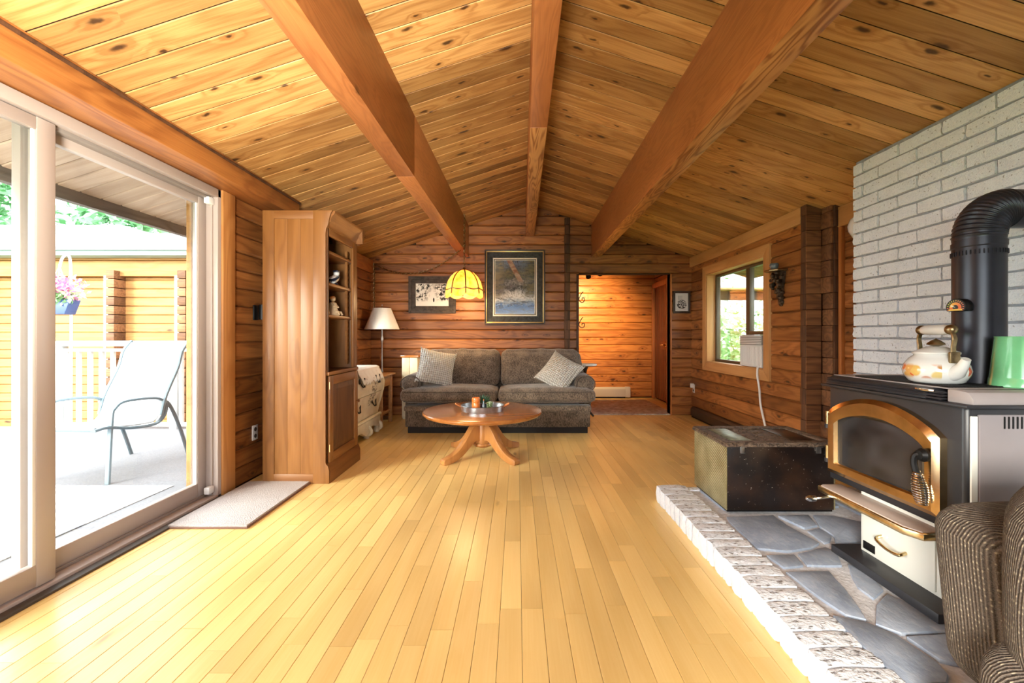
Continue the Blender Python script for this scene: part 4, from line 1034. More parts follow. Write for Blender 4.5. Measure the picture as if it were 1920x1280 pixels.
for a in (-1.60, -1.40): MB().box(a, a+.015, 6.0, 6.22, .02, .855).build('side_board', 'cream', st, bevel=.003)
MB().box(-1.59, -1.395, 5.99, 6.22, 0, .03).build('base', 'cream', st)
rt = thing('side_table', 'small round dark table standing beyond the sofa arm near the hall', 'table', (.95, 6.06, 0))
MB().lathe([(.001, .735), (.15, .735), (.165, .745), (.165, .757), (.155, .765), (.001, .765)], (.95, 6.06, 0), 32).build('table_top', 'mountwhite', rt)
MB().lathe([(.02, .06), (.018, .2), (.028, .3), (.018, .4), (.018, .62), (.03, .68), (.05, .735)], (.95, 6.06, 0), 16).build('pedestal', 'darkframe', rt)
for k in range(3):
    a = 2*pi*k/3+.3; MB().tube([(.95, 6.06, .14), (.95+.07*cos(a), 6.06+.07*sin(a), .09), (.95+.13*cos(a), 6.06+.13*sin(a), .02)], [.02, .016, .014], 8).build('leg', 'darkframe', rt)
# ------------------------------------------------------------------ sofa
sf = thing('sofa', 'brown tweed two cushion sofa against the log wall', 'sofa', (-.23, 5.5, 0))
MB().rbox((-.232, 5.50, .205), (1.098, .41, .135), .025, 8).build('base', 'sofaband', sf)
MB().rbox((-.232, 5.46, .295), (1.112, .385, .038), .03, 8, puff=(0, .01, 0)).build('front_band', 'sofa', sf)
MB().box(-1.30, .835, 5.13, 5.88, 0, .075).build('plinth', 'sofa_dark', sf)
MB().rbox((-.232, 5.84, .52), (1.05, .10, .36), .08, 8).build('back_frame', 'sofa', sf)
for sg, xc in ((-1, -1.28), (1, .815)):
    MB().rbox((xc, 5.56, .40), (.085, .36, .22), .05, 8).build('arm_side', 'sofaband', sf)
    MB().rbox((xc+sg*.0, 5.56, .575), (.125, .385, .105), .10, 10).build('arm_roll', 'sofa', sf)
    MB().tube([(xc+.118*cos(a), 5.176, .575+.098*sin(a)) for a in [2*pi*k/24 for k in range(24)]], .006, 6, closed=True).build('arm_piping', 'sofaband', sf)
for (xa, xb, s) in ((-1.385, -.235, -1), (-.229, .925, 1)):
    xc = (xa+xb)/2; hw = (xb-xa)/2
    cu = MB().rbox((xc, 5.38, .445), (hw, .33, .082), .07, 12, puff=(0, .012, .028)).build('seat_cushion', 'sofa', sf)
    for zz in (.385, .495):
        MB().tube([(xa+.05, 5.062, zz), (xa+.2, 5.048, zz), (xc, 5.043, zz+.002), (xb-.2, 5.048, zz), (xb-.05, 5.062, zz)], .006, 6).build('cushion_piping', 'sofaband', cu)
for (xa, xb, s) in ((-1.235, -.225, -1), (-.215, .85, 1)):
    xc = (xa+xb)/2; hw = (xb-xa)/2
    def lean(p, u): return (p[0]+(.03*u[2]*(-s) if u[0]*s > .6 else 0), p[1]+.09*u[2], p[2]-.012*abs(sin(u[0]*7))*max(u[2], 0))
    MB().rbox((xc, 5.655, .745), (hw, .115, .235), .09, 14, puff=(0, .05, .01), fn=lean).build('back_cushion', 'sofa', sf)
def pillow(c, rot, label, w=.23):
    o = thing('throw_pillow', label, 'pillow', c, 'knit pillows on the sofa')
    def pinch(p, u):
        k = 1-.10*(1-u[0]**2)*abs(u[1])**3-.10*(1-u[1]**2)*abs(u[0])**3
        return (p[0]*k, p[1]*k, p[2]*(1-.55*max(abs(u[0]), abs(u[1]))**4))
    MB().rbox((0, 0, 0), (w, w, .055), .05, 14, puff=(0, 0, .055), fn=pinch).build('cover', 'knit', o, local=True)
    bo = MB()
    for k in range(22):
        t = -1+2*k/21
        for s in (-1, 1): bo.rbox((s*(w-.008)*(1-.09*(1-t*t)), t*w*.97, 0), (.011,)*3, .011, 2)
    bo.build('bobble_trim', 'knit', o, local=True)
    o.rotation_euler = rot; return o
pillow((-1.0, 5.335, .765), (radians(68), radians(4), radians(14)), 'white knit pillow leaning on the sofa arm beside the cream stand').rotation_euler = (Matrix.Rotation(radians(20), 3, 'Z') @ Matrix.Rotation(radians(66), 3, 'X') @ Matrix.Rotation(radians(-13), 3, 'Z')).to_euler()
pillow((.52, 5.345, .705), (0, 0, 0), 'white knit pillow slumped at the sofa end near the hall').rotation_euler = (Matrix.Rotation(radians(-16), 3, 'Z') @ Matrix.Rotation(radians(56), 3, 'X') @ Matrix.Rotation(radians(-30), 3, 'Z')).to_euler()
# ------------------------------------------------------------------ coffee table and tray
tx, ty = -.335, 4.18
ct = thing('coffee_table', 'round pine pedestal coffee table with four curved feet', 'table', (tx, ty, 0))
MB().lathe([(.001, .385), (.50, .385), (.535, .392), (.558, .402), (.566, .413), (.572, .418), (.573, .428), (.566, .435), (.556, .437), (.001, .437)], (tx, ty, 0), 72).build('table_top', 'tbl', ct, ang=25)
MB().lathe([(.001, .345), (.11, .345), (.13, .36), (.13, .386), (.001, .386)], (tx, ty, 0), 32).build('collar', 'tbl_z', ct)
MB().lathe([(.082, .125), (.078, .345)], (tx, ty, 0), 8).xf(Matrix.Identity(4)).build('column', 'tbl_z', ct, bevel=.004)
MB().lathe([(.001, .085), (.06, .085), (.088, .098), (.095, .11), (.088, .125), (.001, .128)], (tx, ty, 0), 32).build('base_ring', 'tbl_z', ct)
for k in range(4):
    a = radians(45+90*k); side = []
    top = bez((.06, 0, .325), (.20, 0, .33), (.20, 0, .085), (.46, 0, .052), 12); bot = bez((.06, 0, .14), (.13, 0, .22), (.20, 0, .02), (.41, 0, .0), 12)
    poly = [(p.x, p.z) for p in top]+[(.475, .04), (.475, .012), (.465, .0)]+[(p.x, p.z) for p in reversed(bot)]
    mb = MB().prism(poly, 'y', -.035, .035).xf(Matrix.Translation((tx, ty, 0)) @ Matrix.Rotation(a, 4, 'Z'))
    mb.build('leg', 'tbl_z', ct, bevel=.007)
tr = thing('serving_tray', 'round galvanized metal tray on the coffee table', 'tray', (-.335, 4.16, .437))
tp = [(.001, .003), (.19, .003), (.198, .05), (.205, .056), (.210, .05), (.203, .012), (.20, .0), (.001, .0)]
MB().lathe(tp, (-.335, 4.16, .438), 56).build('tray_body', 'galv', tr)
for s in (-1, 1):
    MB().tube([(-.335+s*.205, 4.12, .478), (-.335+s*.255, 4.125, .50), (-.335+s*.26, 4.16, .503), (-.335+s*.255, 4.195, .50), (-.335+s*.205, 4.20, .478)], .006, 8).build('handle', 'copper', tr)
jr = thing('orange_jar', 'orange glazed jar on the tray', 'jar', (-.392, 4.10, .442))
MB().lathe([(.001, 0), (.037, 0), (.04, .006), (.04, .075), (.037, .08), (.04, .086), (.04, .118), (.036, .126), (.032, .126), (.034, .11), (.001, .105)], (-.392, 4.10, .442), 28).build('jar_body', 'orange', jr)
vt = thing('votive_glass', 'short mossy green votive glass on the tray', 'glass', (-.262, 4.09, .442))
MB().lathe([(.001, 0), (.027, 0), (.029, .005), (.030, .085), (.027, .086), (.026, .01), (.001, .008)], (-.262, 4.09, .442), 24).build('glass_body', 'votive', vt)
MB().lathe([(.001, .009), (.0245, .009), (.0245, .045), (.001, .045)], (-.262, 4.09, .442), 20).build('candle', 'mountwhite', vt)
vi = thing('glass_vial', 'slim dark glass vial between the orange jar and the votive', 'vial', (-.318, 4.08, .442))
MB().lathe([(.001, 0), (.014, 0), (.015, .06), (.008, .075), (.008, .1), (.001, .1)], (-.318, 4.08, .442), 16).build('vial_body', 'candleholder', vi)
MB().lathe([(.001, .1), (.007, .1), (.007, .112), (.001, .112)], (-.318, 4.08, .442), 12).build('stopper', 'copper', vi)
su = thing('potted_succulent', 'dark spiky succulent behind the orange jar on the tray', 'plant', (-.33, 4.19, .442))
MB().lathe([(.001, 0), (.04, 0), (.052, .06), (.046, .06), (.001, .05)], (-.33, 4.19, .442), 20).build('pot', 'bdark', su)
rr = random.Random(5)
for k in range(26):
    a = rr.uniform(0, 2*pi); e = rr.uniform(.35, 1.35); L = rr.uniform(.06, .105)
    d = Vector((cos(a)*cos(e), sin(a)*cos(e), sin(e))); b = Vector((-.33, 4.19, .50))
    MB().tube([b, b+d*L*.5+Vector((0, 0, .004)), b+d*L], [.007, .008, .001], 5).build('leaf', 'succ', su)
# ------------------------------------------------------------------ swag pendant
px_, py_ = -.703, 5.72
pd = thing('pendant_lamp', 'amber scalloped glass dome pendant hanging on a chain over the sofa', 'lamp', (px_, py_, 1.66))
dome = [(.03, 2.025), (.07, 2.015), (.125, 1.985), (.175, 1.935), (.212, 1.87), (.232, 1.80), (.238, 1.775)]
for k in range(8):
    n = 6; vs = []; fs = []
    for (r, z) in dome:
        for i in range(n+1):
            a = 2*pi*(k+i/n)/8+.2; bul = r*(1+.04*sin(pi*i/n)); zz = z-(.022*sin(pi*i/n) if z < 1.78 else 0); vs.append((px_+bul*cos(a), py_+bul*sin(a), zz))
    for j in range(len(dome)-1):
        for i in range(n): fs.append((j*(n+1)+i, j*(n+1)+i+1, (j+1)*(n+1)+i+1, (j+1)*(n+1)+i))
    MB().add(vs, fs).build('glass_panel', 'tiffany', pd)
    vs = []; fs = []; n = 8
    for (r, z) in ((.238, 1.775), (.246, 1.72), (.248, 1.69)):
        for i in range(n+1):
            a = 2*pi*(k+i/n)/8+.2; zz = z-(.022*sin(pi*i/n) if z > 1.77 else 0)-(.032*sin(pi*i/n) if z < 1.7 else 0); vs.append((px_+r*cos(a), py_+r*sin(a), zz))
    for j in range(2):
        for i in range(n): fs.append((j*(n+1)+i, j*(n+1)+i+1, (j+1)*(n+1)+i+1, (j+1)*(n+1)+i))
    MB().add(vs, fs).build('skirt_panel', 'tiffany', pd)
    a = 2*pi*k/8+.2
    MB().tube([(px_+(r+.003)*cos(a), py_+(r+.003)*sin(a), z) for r, z in dome]+[(px_+.25*cos(a), py_+.25*sin(a), 1.70)], .009, 6).build('seam', 'abrass', pd)
    MB().tube([(px_+.243*(1+.02*sin(pi*i/8))*cos(2*pi*(k+i/8)/8+.2), py_+.243*(1+.02*sin(pi*i/8))*sin(2*pi*(k+i/8)/8+.2), 1.775-.022*sin(pi*i/8)) for i in range(9)], .009, 6).build('seam', 'abrass', pd)
MB().lathe([(.001, 2.06), (.012, 2.055), (.02, 2.04), (.04, 2.025), (.035, 2.015), (.001, 2.015)], (px_, py_, 0), 20).build('cap', 'abrass', pd)
bulb = M['bulb'] = NT('lit bulb').m
bulb.node_tree.nodes['Principled BSDF'].inputs['Emission Color'].default_value = (1, .75, .4, 1); bulb.node_tree.nodes['Principled BSDF'].inputs['Emission Strength'].default_value = 2
MB().rbox((px_, py_, 1.80), (.032, .032, .042), .031, 6).build('bulb', 'bulb', pd)
MB().lathe([(.018, 1.84), (.018, 2.02)], (px_, py_, 0), 12).build('socket', 'abrass', pd)
bl = bpy.data.lights.new('pendant_bulb', 'POINT'); bl.energy = 7; bl.color = (1, .68, .33); bl.shadow_soft_size = .17
bo_ = bpy.data.objects.new('pendant_bulb', bl); C.objects.link(bo_); bo_.location = (px_, py_, 1.695)
ch_ = thing('swag_chain', 'brass swag chain running from the ceiling hook to the corner above the floor lamp', 'chain', (px_, py_, 2.3))
zc = rz(px_)-.005
hook = (px_, py_, zc)
link = MB().tube([(.012*cos(a), 0, .021*sin(a)) for a in [2*pi*k/10 for k in range(10)]], .0042, 5, closed=True).mesh('chain_link', M['abrass'])
def chain(path):
    P = [Vector(p) for p in path]; acc = 0; step = .034; i = 0; k = 0; nxt = 0
    for a, b in zip(P, P[1:]):
        L = (b-a).length; t = nxt
        while t < L:
            p = a+(b-a)*(t/L); o = bpy.data.objects.new('chain_link', link); C.objects.link(o); o.parent = ch_
            m = (b-a).to_track_quat('Z', 'Y').to_matrix().to_4x4() @ Matrix.Rotation(pi/2*(k % 2), 4, 'Z'); m.translation = p-worldloc(ch_); o.matrix_local = m; k += 1; t += step
        nxt = t-L
chain([(px_, py_, 2.06), hook])
sw = []
A = Vector((px_+.004, py_+.02, 2.36)); B = Vector((-2.06, 6.22, 2.185))
for k in range(31):
    t = k/30; p = A.lerp(B, t); p.z -= .27*4*t*(1-t)*(1-.15*t); sw.append(p)
chain(sw); chain([(-2.06, 6.22, 2.18), (-2.06, 6.22, 1.25)])
MB().tube([(px_, py_, zc+.02), (px_, py_, zc-.005), (px_+.01, py_, zc-.02), (px_, py_, zc-.03)], .004, 6).build('ceiling_hook', 'abrass', ch_)
MB().tube([(-2.06, 6.29, 2.20), (-2.06, 6.23, 2.20), (-2.06, 6.215, 2.185)], .004, 6).build('wall_hook', 'abrass', ch_)
# ------------------------------------------------------------------ door mat
dm = thing('door_mat', 'pale shaggy door mat on the floor by the sliding door', 'mat', (-1.86, 2.98, 0))
MB().rbox((-1.855, 2.975, .006), (.245, .40, .006), .005, 6).build('rubber_back', 'matedge', dm)
MB().rbox((-1.855, 2.975, .014), (.238, .393, .010), .009, 6).build('pile', 'mat', dm)
# ------------------------------------------------------------------ hearth
HZ = .106
he = MB().box(1.0, 2.72, 1.275, 3.03, -.01, HZ-.014).build('hearth', 'mortar', smooth=False)
tag(he, 'raised flagstone hearth edged with whitewashed rough bricks', 'hearth', kind='structure')
y = 3.035; k = 0; rr = random.Random(11)
hbm = {}
while y > 1.29:
    wdt = rr.choice((.082, .088, .094))
    key = (wdt, rr.randrange(4))
    if key not in hbm:
        r2 = random.Random(key[1]*7+int(wdt*1000)); mb = MB().rbox((0, 0, 0), (.102, wdt/2-.002, HZ/2+.004), .012, 4)
        mb.v = [(v[0]+r2.uniform(-.003, .003), v[1]+r2.uniform(-.002, .002), v[2]+r2.uniform(-.003, .002)) for v in mb.v]
        hbm[key] = mb.mesh('brick', M['hbrick'], ang=30)
    o = bpy.data.objects.new('brick', hbm[key]); C.objects.link(o); o.parent = he
    o.location = (1.072+rr.uniform(-.004, .004), y-wdt/2, HZ/2+.001); y -= wdt; k += 1
for k in range(8):                       # return along the far edge, under the trunk
    o = bpy.data.objects.new('brick', list(hbm.values())[k % len(hbm)]); C.objects.link(o); o.parent = he
    o.matrix_local = Matrix.Translation((1.28+k*.092, 2.975, HZ/2-.004)) @ Matrix.Scale(.6, 4, (0, 1, 0))
def hp(zx, zy):                          # where the flagstone corners lie on the hearth top
    px, py = 1220+zx*.36458, 880+zy*.36458; d = F*(H-HZ)/(py-630); return ((px-970)/F*d, d)
stones = [[(390, 240), (630, 232), (700, 283), (868, 374), (828, 398), (700, 415), (548, 400), (405, 265)],
 [(655, 234), (812, 232), (858, 284), (792, 297), (722, 266)], [(834, 232), (935, 235), (1100, 270), (1100, 368), (950, 370), (942, 338), (872, 290)],
 [(806, 310), (868, 296), (930, 336), (922, 364), (892, 372)], [(594, 434), (738, 432), (786, 488), (684, 498)], [(756, 428), (898, 394), (958, 422), (984, 488), (804, 486)],
 [(694, 520), (918, 518), (1026, 642), (1110, 766), (1002, 740), (864, 648)], [(1014, 480), (1096, 504), (1198, 612), (1145, 656), (1064, 596), (1034, 540)],
 [(1160, 694), (1217, 634), (1300, 672), (1480, 772), (1620, 822), (1290, 836), (1156, 788)], [(936, 744), (1118, 784), (1276, 854), (1474, 986), (1530, 1050), (1520, 1090), (1310, 1100), (1014, 832)],
 [(1314, 854), (1640, 838), (1640, 900), (1640, 1010), (1484, 972)]]
sw_ = [[hp(*p) for p in s] for s in stones]
sw_ += [[(1.25, 2.62), (1.62, 2.60), (1.60, 2.92), (1.24, 2.94)], [(1.66, 2.60), (1.98, 2.66), (1.96, 2.94), (1.64, 2.93)], [(2.02, 2.5), (2.30, 2.48), (2.30, 2.95), (2.0, 2.95)],
        [(1.94, 2.14), (2.30, 2.2), (2.30, 2.44), (1.97, 2.46)], [(1.62, 1.6), (2.28, 1.6), (2.28, 2.1), (1.6, 2.1)], [(1.9, 1.3), (2.3, 1.3), (2.3, 1.55), (1.95, 1.56)]]
rr = random.Random(4)
for s in sw_:
    # roughen the outline a little, then lay the slab slightly proud of the mortar
    pts = []
    for a, b in zip(s, s[1:]+s[:1]):
        pts.append(a); L = sqrt((a[0]-b[0])**2+(a[1]-b[1])**2)
        if L > .07:
            for t in (.33, .66): pts.append((a[0]+(b[0]-a[0])*t+rr.uniform(-1, 1)*L*.014, a[1]+(b[1]-a[1])*t+rr.uniform(-1, 1)*L*.014))
    MB().prism(pts, 'z', HZ-.016, HZ+rr.uniform(-.004, .001)).build('flagstone', 'slate', he, bevel=.003, at=(sum(p[0] for p in pts)/len(pts), sum(p[1] for p in pts)/len(pts), HZ))
# ------------------------------------------------------------------ trunk
tk = thing('storage_trunk', 'dark storage trunk with a carved lid and hammered brass side on the hearth', 'trunk', (1.56, 2.79, HZ))
a, b, c, d = 1.238, 1.885, 2.56, 3.02
MB().box(a+.004, b-.004, c+.004, d-.004, HZ+.012, .495).build('box_body', 'trunkdark', tk, bevel=.004)
MB().box(a, a+.006, c, d, HZ+.014, .494).build('brass_side', 'hammer', tk, bevel=.001, label='hammered brass side panel')
MB().box(b-.006, b, c, d, HZ+.014, .494).build('brass_side', 'hammer', tk, bevel=.001)
MB().box(a+.01, b-.01, c+.012, d-.012, HZ, HZ+.014).build('plinth', 'black', tk)
MB().box(a-.012, b+.012, c-.014, d+.012, .495, .512).build('lid', 'carved', tk, bevel=.005)
lf = [(a-.008, c-.010), (b+.008, c-.010), (b+.008, d+.008), (a-.008, d+.008)]; li = [(a+.05, c+.05), (b-.05, c+.05), (b-.05, d-.05), (a+.05, d-.05)]
for i in range(4):
    j = (i+1) % 4; MB().prism([lf[i], lf[j], li[j], li[i]], 'z', .511, .521).build('carved_border', 'carved', tk, bevel=.003)
pg_ = M['lidpanel'] = plain('pale green worn lid panel', (.30, .36, .26), .35, .4, noise=.5, nscale=30)
MB().box(a+.065, a+.19, c+.06, d-.06, .511, .517).build('lid_panel', 'lidpanel', tk, bevel=.002, label='pale green worn panel')
MB().box(b-.21, b-.07, c+.06, d-.06, .511, .516).build('lid_panel', 'trunkdark', tk, bevel=.002)
cm = MB(); rr = random.Random(9)
for k in range(40):
    cx, cy_ = rr.uniform(a+.21, b-.23), rr.uniform(c+.07, d-.07); cm.rbox((cx, cy_, .512), (rr.uniform(.012, .03), rr.uniform(.012, .03), .008), .008, 3)
cm.build('carved_relief', 'carved', tk)
for xx in (1.335, 1.785):
    MB().box(xx-.014, xx+.014, c-.004, c+.004, .455, .497).build('hinge', 'steel', tk, bevel=.002)
    MB().tube([(xx-.015, c-.016, .498), (xx+.015, c-.016, .498)], .005, 8).build('hinge_pin', 'steel', tk)
# ------------------------------------------------------------------ wood stove
X0, Y0, Y1 = 1.62, 1.558, 2.24
sv = thing('wood_stove', 'black wood stove with a brass arched glass door on the hearth', 'stove', (1.9, 1.9, HZ))
MB().box(1.525, 2.24, 1.565, 2.10, HZ, HZ+.036).build('base_plate', 'stove', sv, bevel=.003)
pe = MB().box(X0+.006, 2.2, 1.645, 2.045, HZ+.036, .42).build('pedestal', 'enamel', sv, bevel=.004, label='white enamel pedestal with an ash drawer')
MB().box(X0-.001, X0+.008, 1.675, 2.03, .155, .375).build('ash_drawer', 'enamel', pe, bevel=.005)
MB().tube(smooth_path([(X0, 1.92, .262), (X0-.03, 1.915, .252), (X0-.034, 1.86, .236), (X0-.03, 1.805, .236), (X0, 1.80, .246)], 5), .007, 8).build('drawer_handle', 'brass', pe)
MB().box(X0-.004, X0+.001, 1.955, 2.02, .162, .198).build('badge_plate', 'black', pe, bevel=.001)
MB().lathe([(.001, 0), (.006, 0), (.006, .02), (.018, .03), (.016, .04), (.001, .044)], n=16).xf(Matrix.Translation((X0, 1.80, .365)) @ Matrix.Rotation(-pi/2, 4, 'Y')).build('drawer_knob', 'abrass', pe)
MB().prism([(X0, Y0+.012), (X0, Y1), (X0+.55, Y1), (X0+.55, Y0), (X0+.012, Y0)], 'z', .42, .905).build('firebox', 'stove', sv, bevel=.006)
# the bevelled near corner with its pale edge trim and the grey side panel
MB().box(X0+.010, X0+.034, Y0-.008, Y0, .40, .862).build('edge_trim', 'enamel', sv, bevel=.003)
sp2 = MB().box(X0+.036, X0+.62, Y0-.012, Y0, .36, .868).build('side_panel', 'stovegrey', sv, bevel=.004)
for k in range(8): MB().box(X0+.12+k*.0155, X0+.1275+k*.0155, Y0-.0135, Y0-.009, .818, .866-.004).build('vent_slot', 'black', sp2, bevel=.002)
# ash lip shelf with brass edge
sh = MB().prism([(1.505, 1.69), (1.505, 2.165), (1.53, 2.185), (X0+.01, 2.185), (X0+.01, 1.63), (1.535, 1.63)], 'z', .375, .402).build('ash_shelf', 'brass', sv, bevel=.003)
shm = M['shelfbeige'] = plain('beige shelf enamel', (.50, .43, .40), .45)
MB().prism([(1.517, 1.70), (1.517, 2.158), (1.535, 2.172), (X0+.008, 2.172), (X0+.008, 1.642), (1.54, 1.642)], 'z', .400, .406).build('shelf_surface', 'shelfbeige', sh, bevel=.001)
MB().tube([(1.56, 2.12, .365), (1.49, 2.125, .355), (1.46, 2.125, .352)], .006, 8).build('damper_rod', 'chrome', sv)
MB().lathe([(.003, 0), (.014, .01), (.015, .04), (.008, .055), (.001, .058)], n=14).xf(Matrix.Translation((1.475, 2.125, .353)) @ Matrix.Rotation(-pi/2, 4, 'Y')).build('damper_handle', 'chrome', sv)
# arched brass door
def arch(inset, z0, zs, zp, y0, y1, n=16):
    y0 += inset; y1 -= inset; pts = [(y0, z0+inset), (y1, z0+inset)]
    for k in range(n+1):
        t = k/n; y = y1+(y0-y1)*t
        pts.append((y, zs-inset+(zp-zs)*(sin(pi*t)**.75)))
    return pts
dY0, dY1 = 1.628, 2.215
outer = arch(0, .462, .765, .866, dY0, dY1); mid = arch(.02, .462, .765, .866, dY0, dY1); inn = arch(.052, .460, .765, .842, dY0, dY1)
def gpoly():
    y0, y1 = 1.705, 2.158; p = [(y0, .515), (y1, .515)]
    for k in range(17): t = k/16; p.append((y1+(y0-y1)*t, .748+.024*(sin(pi*t)**.75)))
    return p
gp = gpoly()
def ring(mb, A, B, xa, xb):
    n = len(A); b = len(mb.v)
    mb.v += [(xa, p[0], p[1]) for p in A]+[(xb, p[0], p[1]) for p in B]
    mb.f += [(b+i, b+(i+1) % n, b+n+(i+1) % n, b+n+i) for i in range(n)]
dm_ = MB()
ring(dm_, outer, outer, X0, X0-.028); ring(dm_, outer, mid, X0-.028, X0-.042); ring(dm_, mid, inn, X0-.042, X0-.038)
g2 = [(p[0]+(.012 if p[0] > 1.95 else -.012), p[1]+(.012 if p[1] > .64 else -.012)) for p in gp]
ring(dm_, inn, g2, X0-.038, X0-.034); ring(dm_, g2, gp, X0-.034, X0-.020); ring(dm_, gp, gp, X0-.020, X0-.002)
bd = M['bdoor'] = plain('polished worn brass', (.76, .58, .34), .2, 1.0, noise=.22, nscale=14)
do = dm_.build('door', 'bdoor', sv, ang=40, label='arched brass door frame')
MB().prism(gp, 'x', X0-.016, X0-.011).build('door_glass', 'stoveglass', do, smooth=False)
MB().prism([(p[0], p[1]) for p in gp], 'x', X0-.006, X0-.003).build('firebox_liner', 'black', do, smooth=False)
for zz in (.72, .545): 
    MB().tube([(X0-.018, 2.222, zz-.02), (X0-.018, 2.222, zz+.045)], .016, 12).build('hinge', 'brass', do)
    MB().tube([(X0-.018, 2.222, zz-.04), (X0-.018, 2.222, zz-.02)], .019, 12).build('hinge_base', 'stove', do)
MB().lathe([(.001, 0), (.024, 0), (.026, .02), (.018, .034), (.001, .036)], n=20).xf(Matrix.Translation((X0-.034, 1.672, .69)) @ Matrix.Rotation(-pi/2, 4, 'Y')).build('latch_hub', 'black', do)
MB().tube(smooth_path([(X0-.055, 1.672, .69), (X0-.068, 1.684, .686), (X0-.072, 1.686, .655), (X0-.07, 1.674, .61)], 5), .0115, 8).build('latch_arm', 'black', do)
P = []
for k in range(150):
    t = k/149; a = t*2*pi*13; r = .010+.013*sin(pi*min(1, t*.85+.02))
    P.append((X0-.07+r*cos(a)-.006*t, 1.674-.026*t+r*sin(a), .625-.115*t))
MB().tube(P, .0042, 5).build('spring_handle', 'chrome', do)
# cook top, louvre and trivet
MB().prism([(1.585, Y0-.035), (1.585, Y1+.02), (2.2, Y1+.02), (2.2, Y0-.035)], 'z', .893, .905).build('top_flange', 'stove', sv, bevel=.004)
MB().prism([(1.605, .905), (1.615, .935), (1.64, .948), (2.18, .948), (2.18, .905)], 'y', 1.70, 2.245).build('top_core', 'stove', sv, bevel=.004)
for k in range(3): MB().prism([(1.598-.002*k+.004*k, .910+k*.011), (1.625, .910+k*.011), (1.625, .916+k*.011), (1.602+.004*k, .917+k*.011)], 'y', 1.63, 2.24).build('louvre', 'stove', sv, bevel=.001)
MB().prism([(1.645, .9475), (1.645, .952), (2.18, .952), (2.18, .9475)], 'y', 1.60, 2.245).build('cook_top', 'stovetop', sv, bevel=.002)
tp_ = [(Y0-.03, .905), (Y0-.03, .925), (Y0-.015, .948), (Y0+.02, .952), (1.62, .952), (1.62, .905)]
MB().prism(tp_, 'x', 1.612, 2.19).build('top_end', 'stovetop', sv, bevel=.004)
tv = MB(); tx0, tx1, ty0, ty1 = 1.66, 1.88, 1.66, 2.12
for k in range(19): x = tx0+(tx1-tx0)*k/18; tv.box(x-.002, x+.002, ty0, ty1, .952, .957)
for k in range(25): y = ty0+(ty1-ty0)*k/24; tv.box(tx0, tx1, y-.002, y+.002, .9525, .9575)
o = tv.build('trivet_grid', 'black', smooth=False); tag(o, 'black wire trivet mat lying on the stove top under the kettle', 'trivet')
MB().prism([(1.60, 1.66), (1.592, 1.70), (1.60, 1.74), (1.615, 1.73), (1.615, 1.67)], 'z', .936, .944).build('air_lever', 'chrome', sv, bevel=.002)
# flue pipe
fp = thing('stove_pipe', 'black flue pipe with a ribbed elbow into the brick wall', 'pipe', (1.986, 1.86, .952))
pc = (1.986, 1.86)
MB().lathe([(.001, 0), (.084, 0), (.084, .575), (.087, .58), (.087, .60), (.083, .60), (.083, .64)], (pc[0], pc[1], .953), 48).build('straight_pipe', 'pipe', fp, ang=30)
cp_ = MB()
for k in range(40):
    a = 2*pi*k/40; cp_.rbox((pc[0]+.0855*cos(a), pc[1]+.0855*sin(a), 1.505), (.0025, .0025, .010), .002, 2)
cp_.build('crimp_ring', 'pipe', fp, kind='stuff')
path = [Vector((pc[0], pc[1], 1.565))]; R = []; bc = (pc[0]+.118, 1.575)
for k in range(91):
    a = pi-pi/2*k/90; path.append(Vector((bc[0]+.118*cos(a), pc[1], bc[1]+.122*sin(a))))
for k in range(1, 8): path.append(Vector((bc[0]+k*.034, pc[1], 1.697)))
for k in range(len(path)): R.append(.084-.003*k/len(path)+(.0035*sin((k-1)/90*2*pi*15) if 1 < k < 91 else 0))
MB().tube(path, R, 40).build('ribbed_elbow', 'pipe', fp, ang=60)
tm = thing('flue_thermometer', 'half round coloured flue thermometer stuck on the stove pipe', 'thermometer', (1.87, 1.84, 1.272))
nd = Vector((-.985, -.17, 0)); mt = Matrix.Translation((1.986-.985*.118, 1.86-.17*.118, 1.272)) @ Matrix.Scale(.95, 4) @ Matrix.Rotation(atan2(nd.y, nd.x)+pi/2, 4, 'Z')
hp_ = [(.04*cos(a), .04*sin(a)) for a in [pi*k/20 for k in range(21)]]+[(-.036, -.016), (.036, -.016)]
mb = MB().prism(hp_, 'y', -.004, .04).xf(mt); mb.build('casing', 'black', tm, bevel=.003)
df = bpy.data.objects.new('dial', MB().prism([(p[0]*.93, p[1]*.93) for p in hp_], 'y', -.0055, -.0042).mesh('dial', M['gauge'], smooth=False)); C.objects.link(df); df.parent = tm
mm = mt.copy(); mm.translation = mm.translation-worldloc(tm); df.matrix_local = mm
# kettle
kc = (1.744, 1.80, .957)
KS = .66
kt = thing('kettle', 'white enamel kettle painted with fruit on the stove top', 'kettle', kc)
kp = [(.001, .0), (.115, .0), (.135, .008), (.158, .035), (.163, .052), (.155, .075), (.13, .10), (.108, .112), (.104, .120), (.10, .122)]
MB().lathe([(r*KS, z) for r, z in kp], (0, 0, 0), 56).build('body', 'kettle', kt, local=True, ang=40)
MB().lathe([(r*KS, z) for r, z in [(.10, .118), (.113, .119), (.115, .126), (.108, .13), (.08, .138), (.05, .148), (.001, .152)]], (0, 0, 0), 48).build('lid', 'porcelain', kt, local=True, ang=40)
MB().lathe([(.001, .15), (.012, .152), (.03, .158), (.027, .165), (.014, .176), (.005, .18), (.001, .184)], (0, 0, 0), 24).build('lid_knob', 'abrass', kt, local=True)
sa = radians(-100); dv = Vector((cos(sa), sin(sa), 0)); up = Vector((0, 0, 1))
MB().tube([dv*.07+up*.04, dv*.11+up*.052, dv*.135+up*.08, dv*.15+up*.105], [.032, .026, .018, .014], 20).build('spout', 'porcelain', kt, local=True)
hv = Vector((cos(sa), sin(sa), 0))*.76
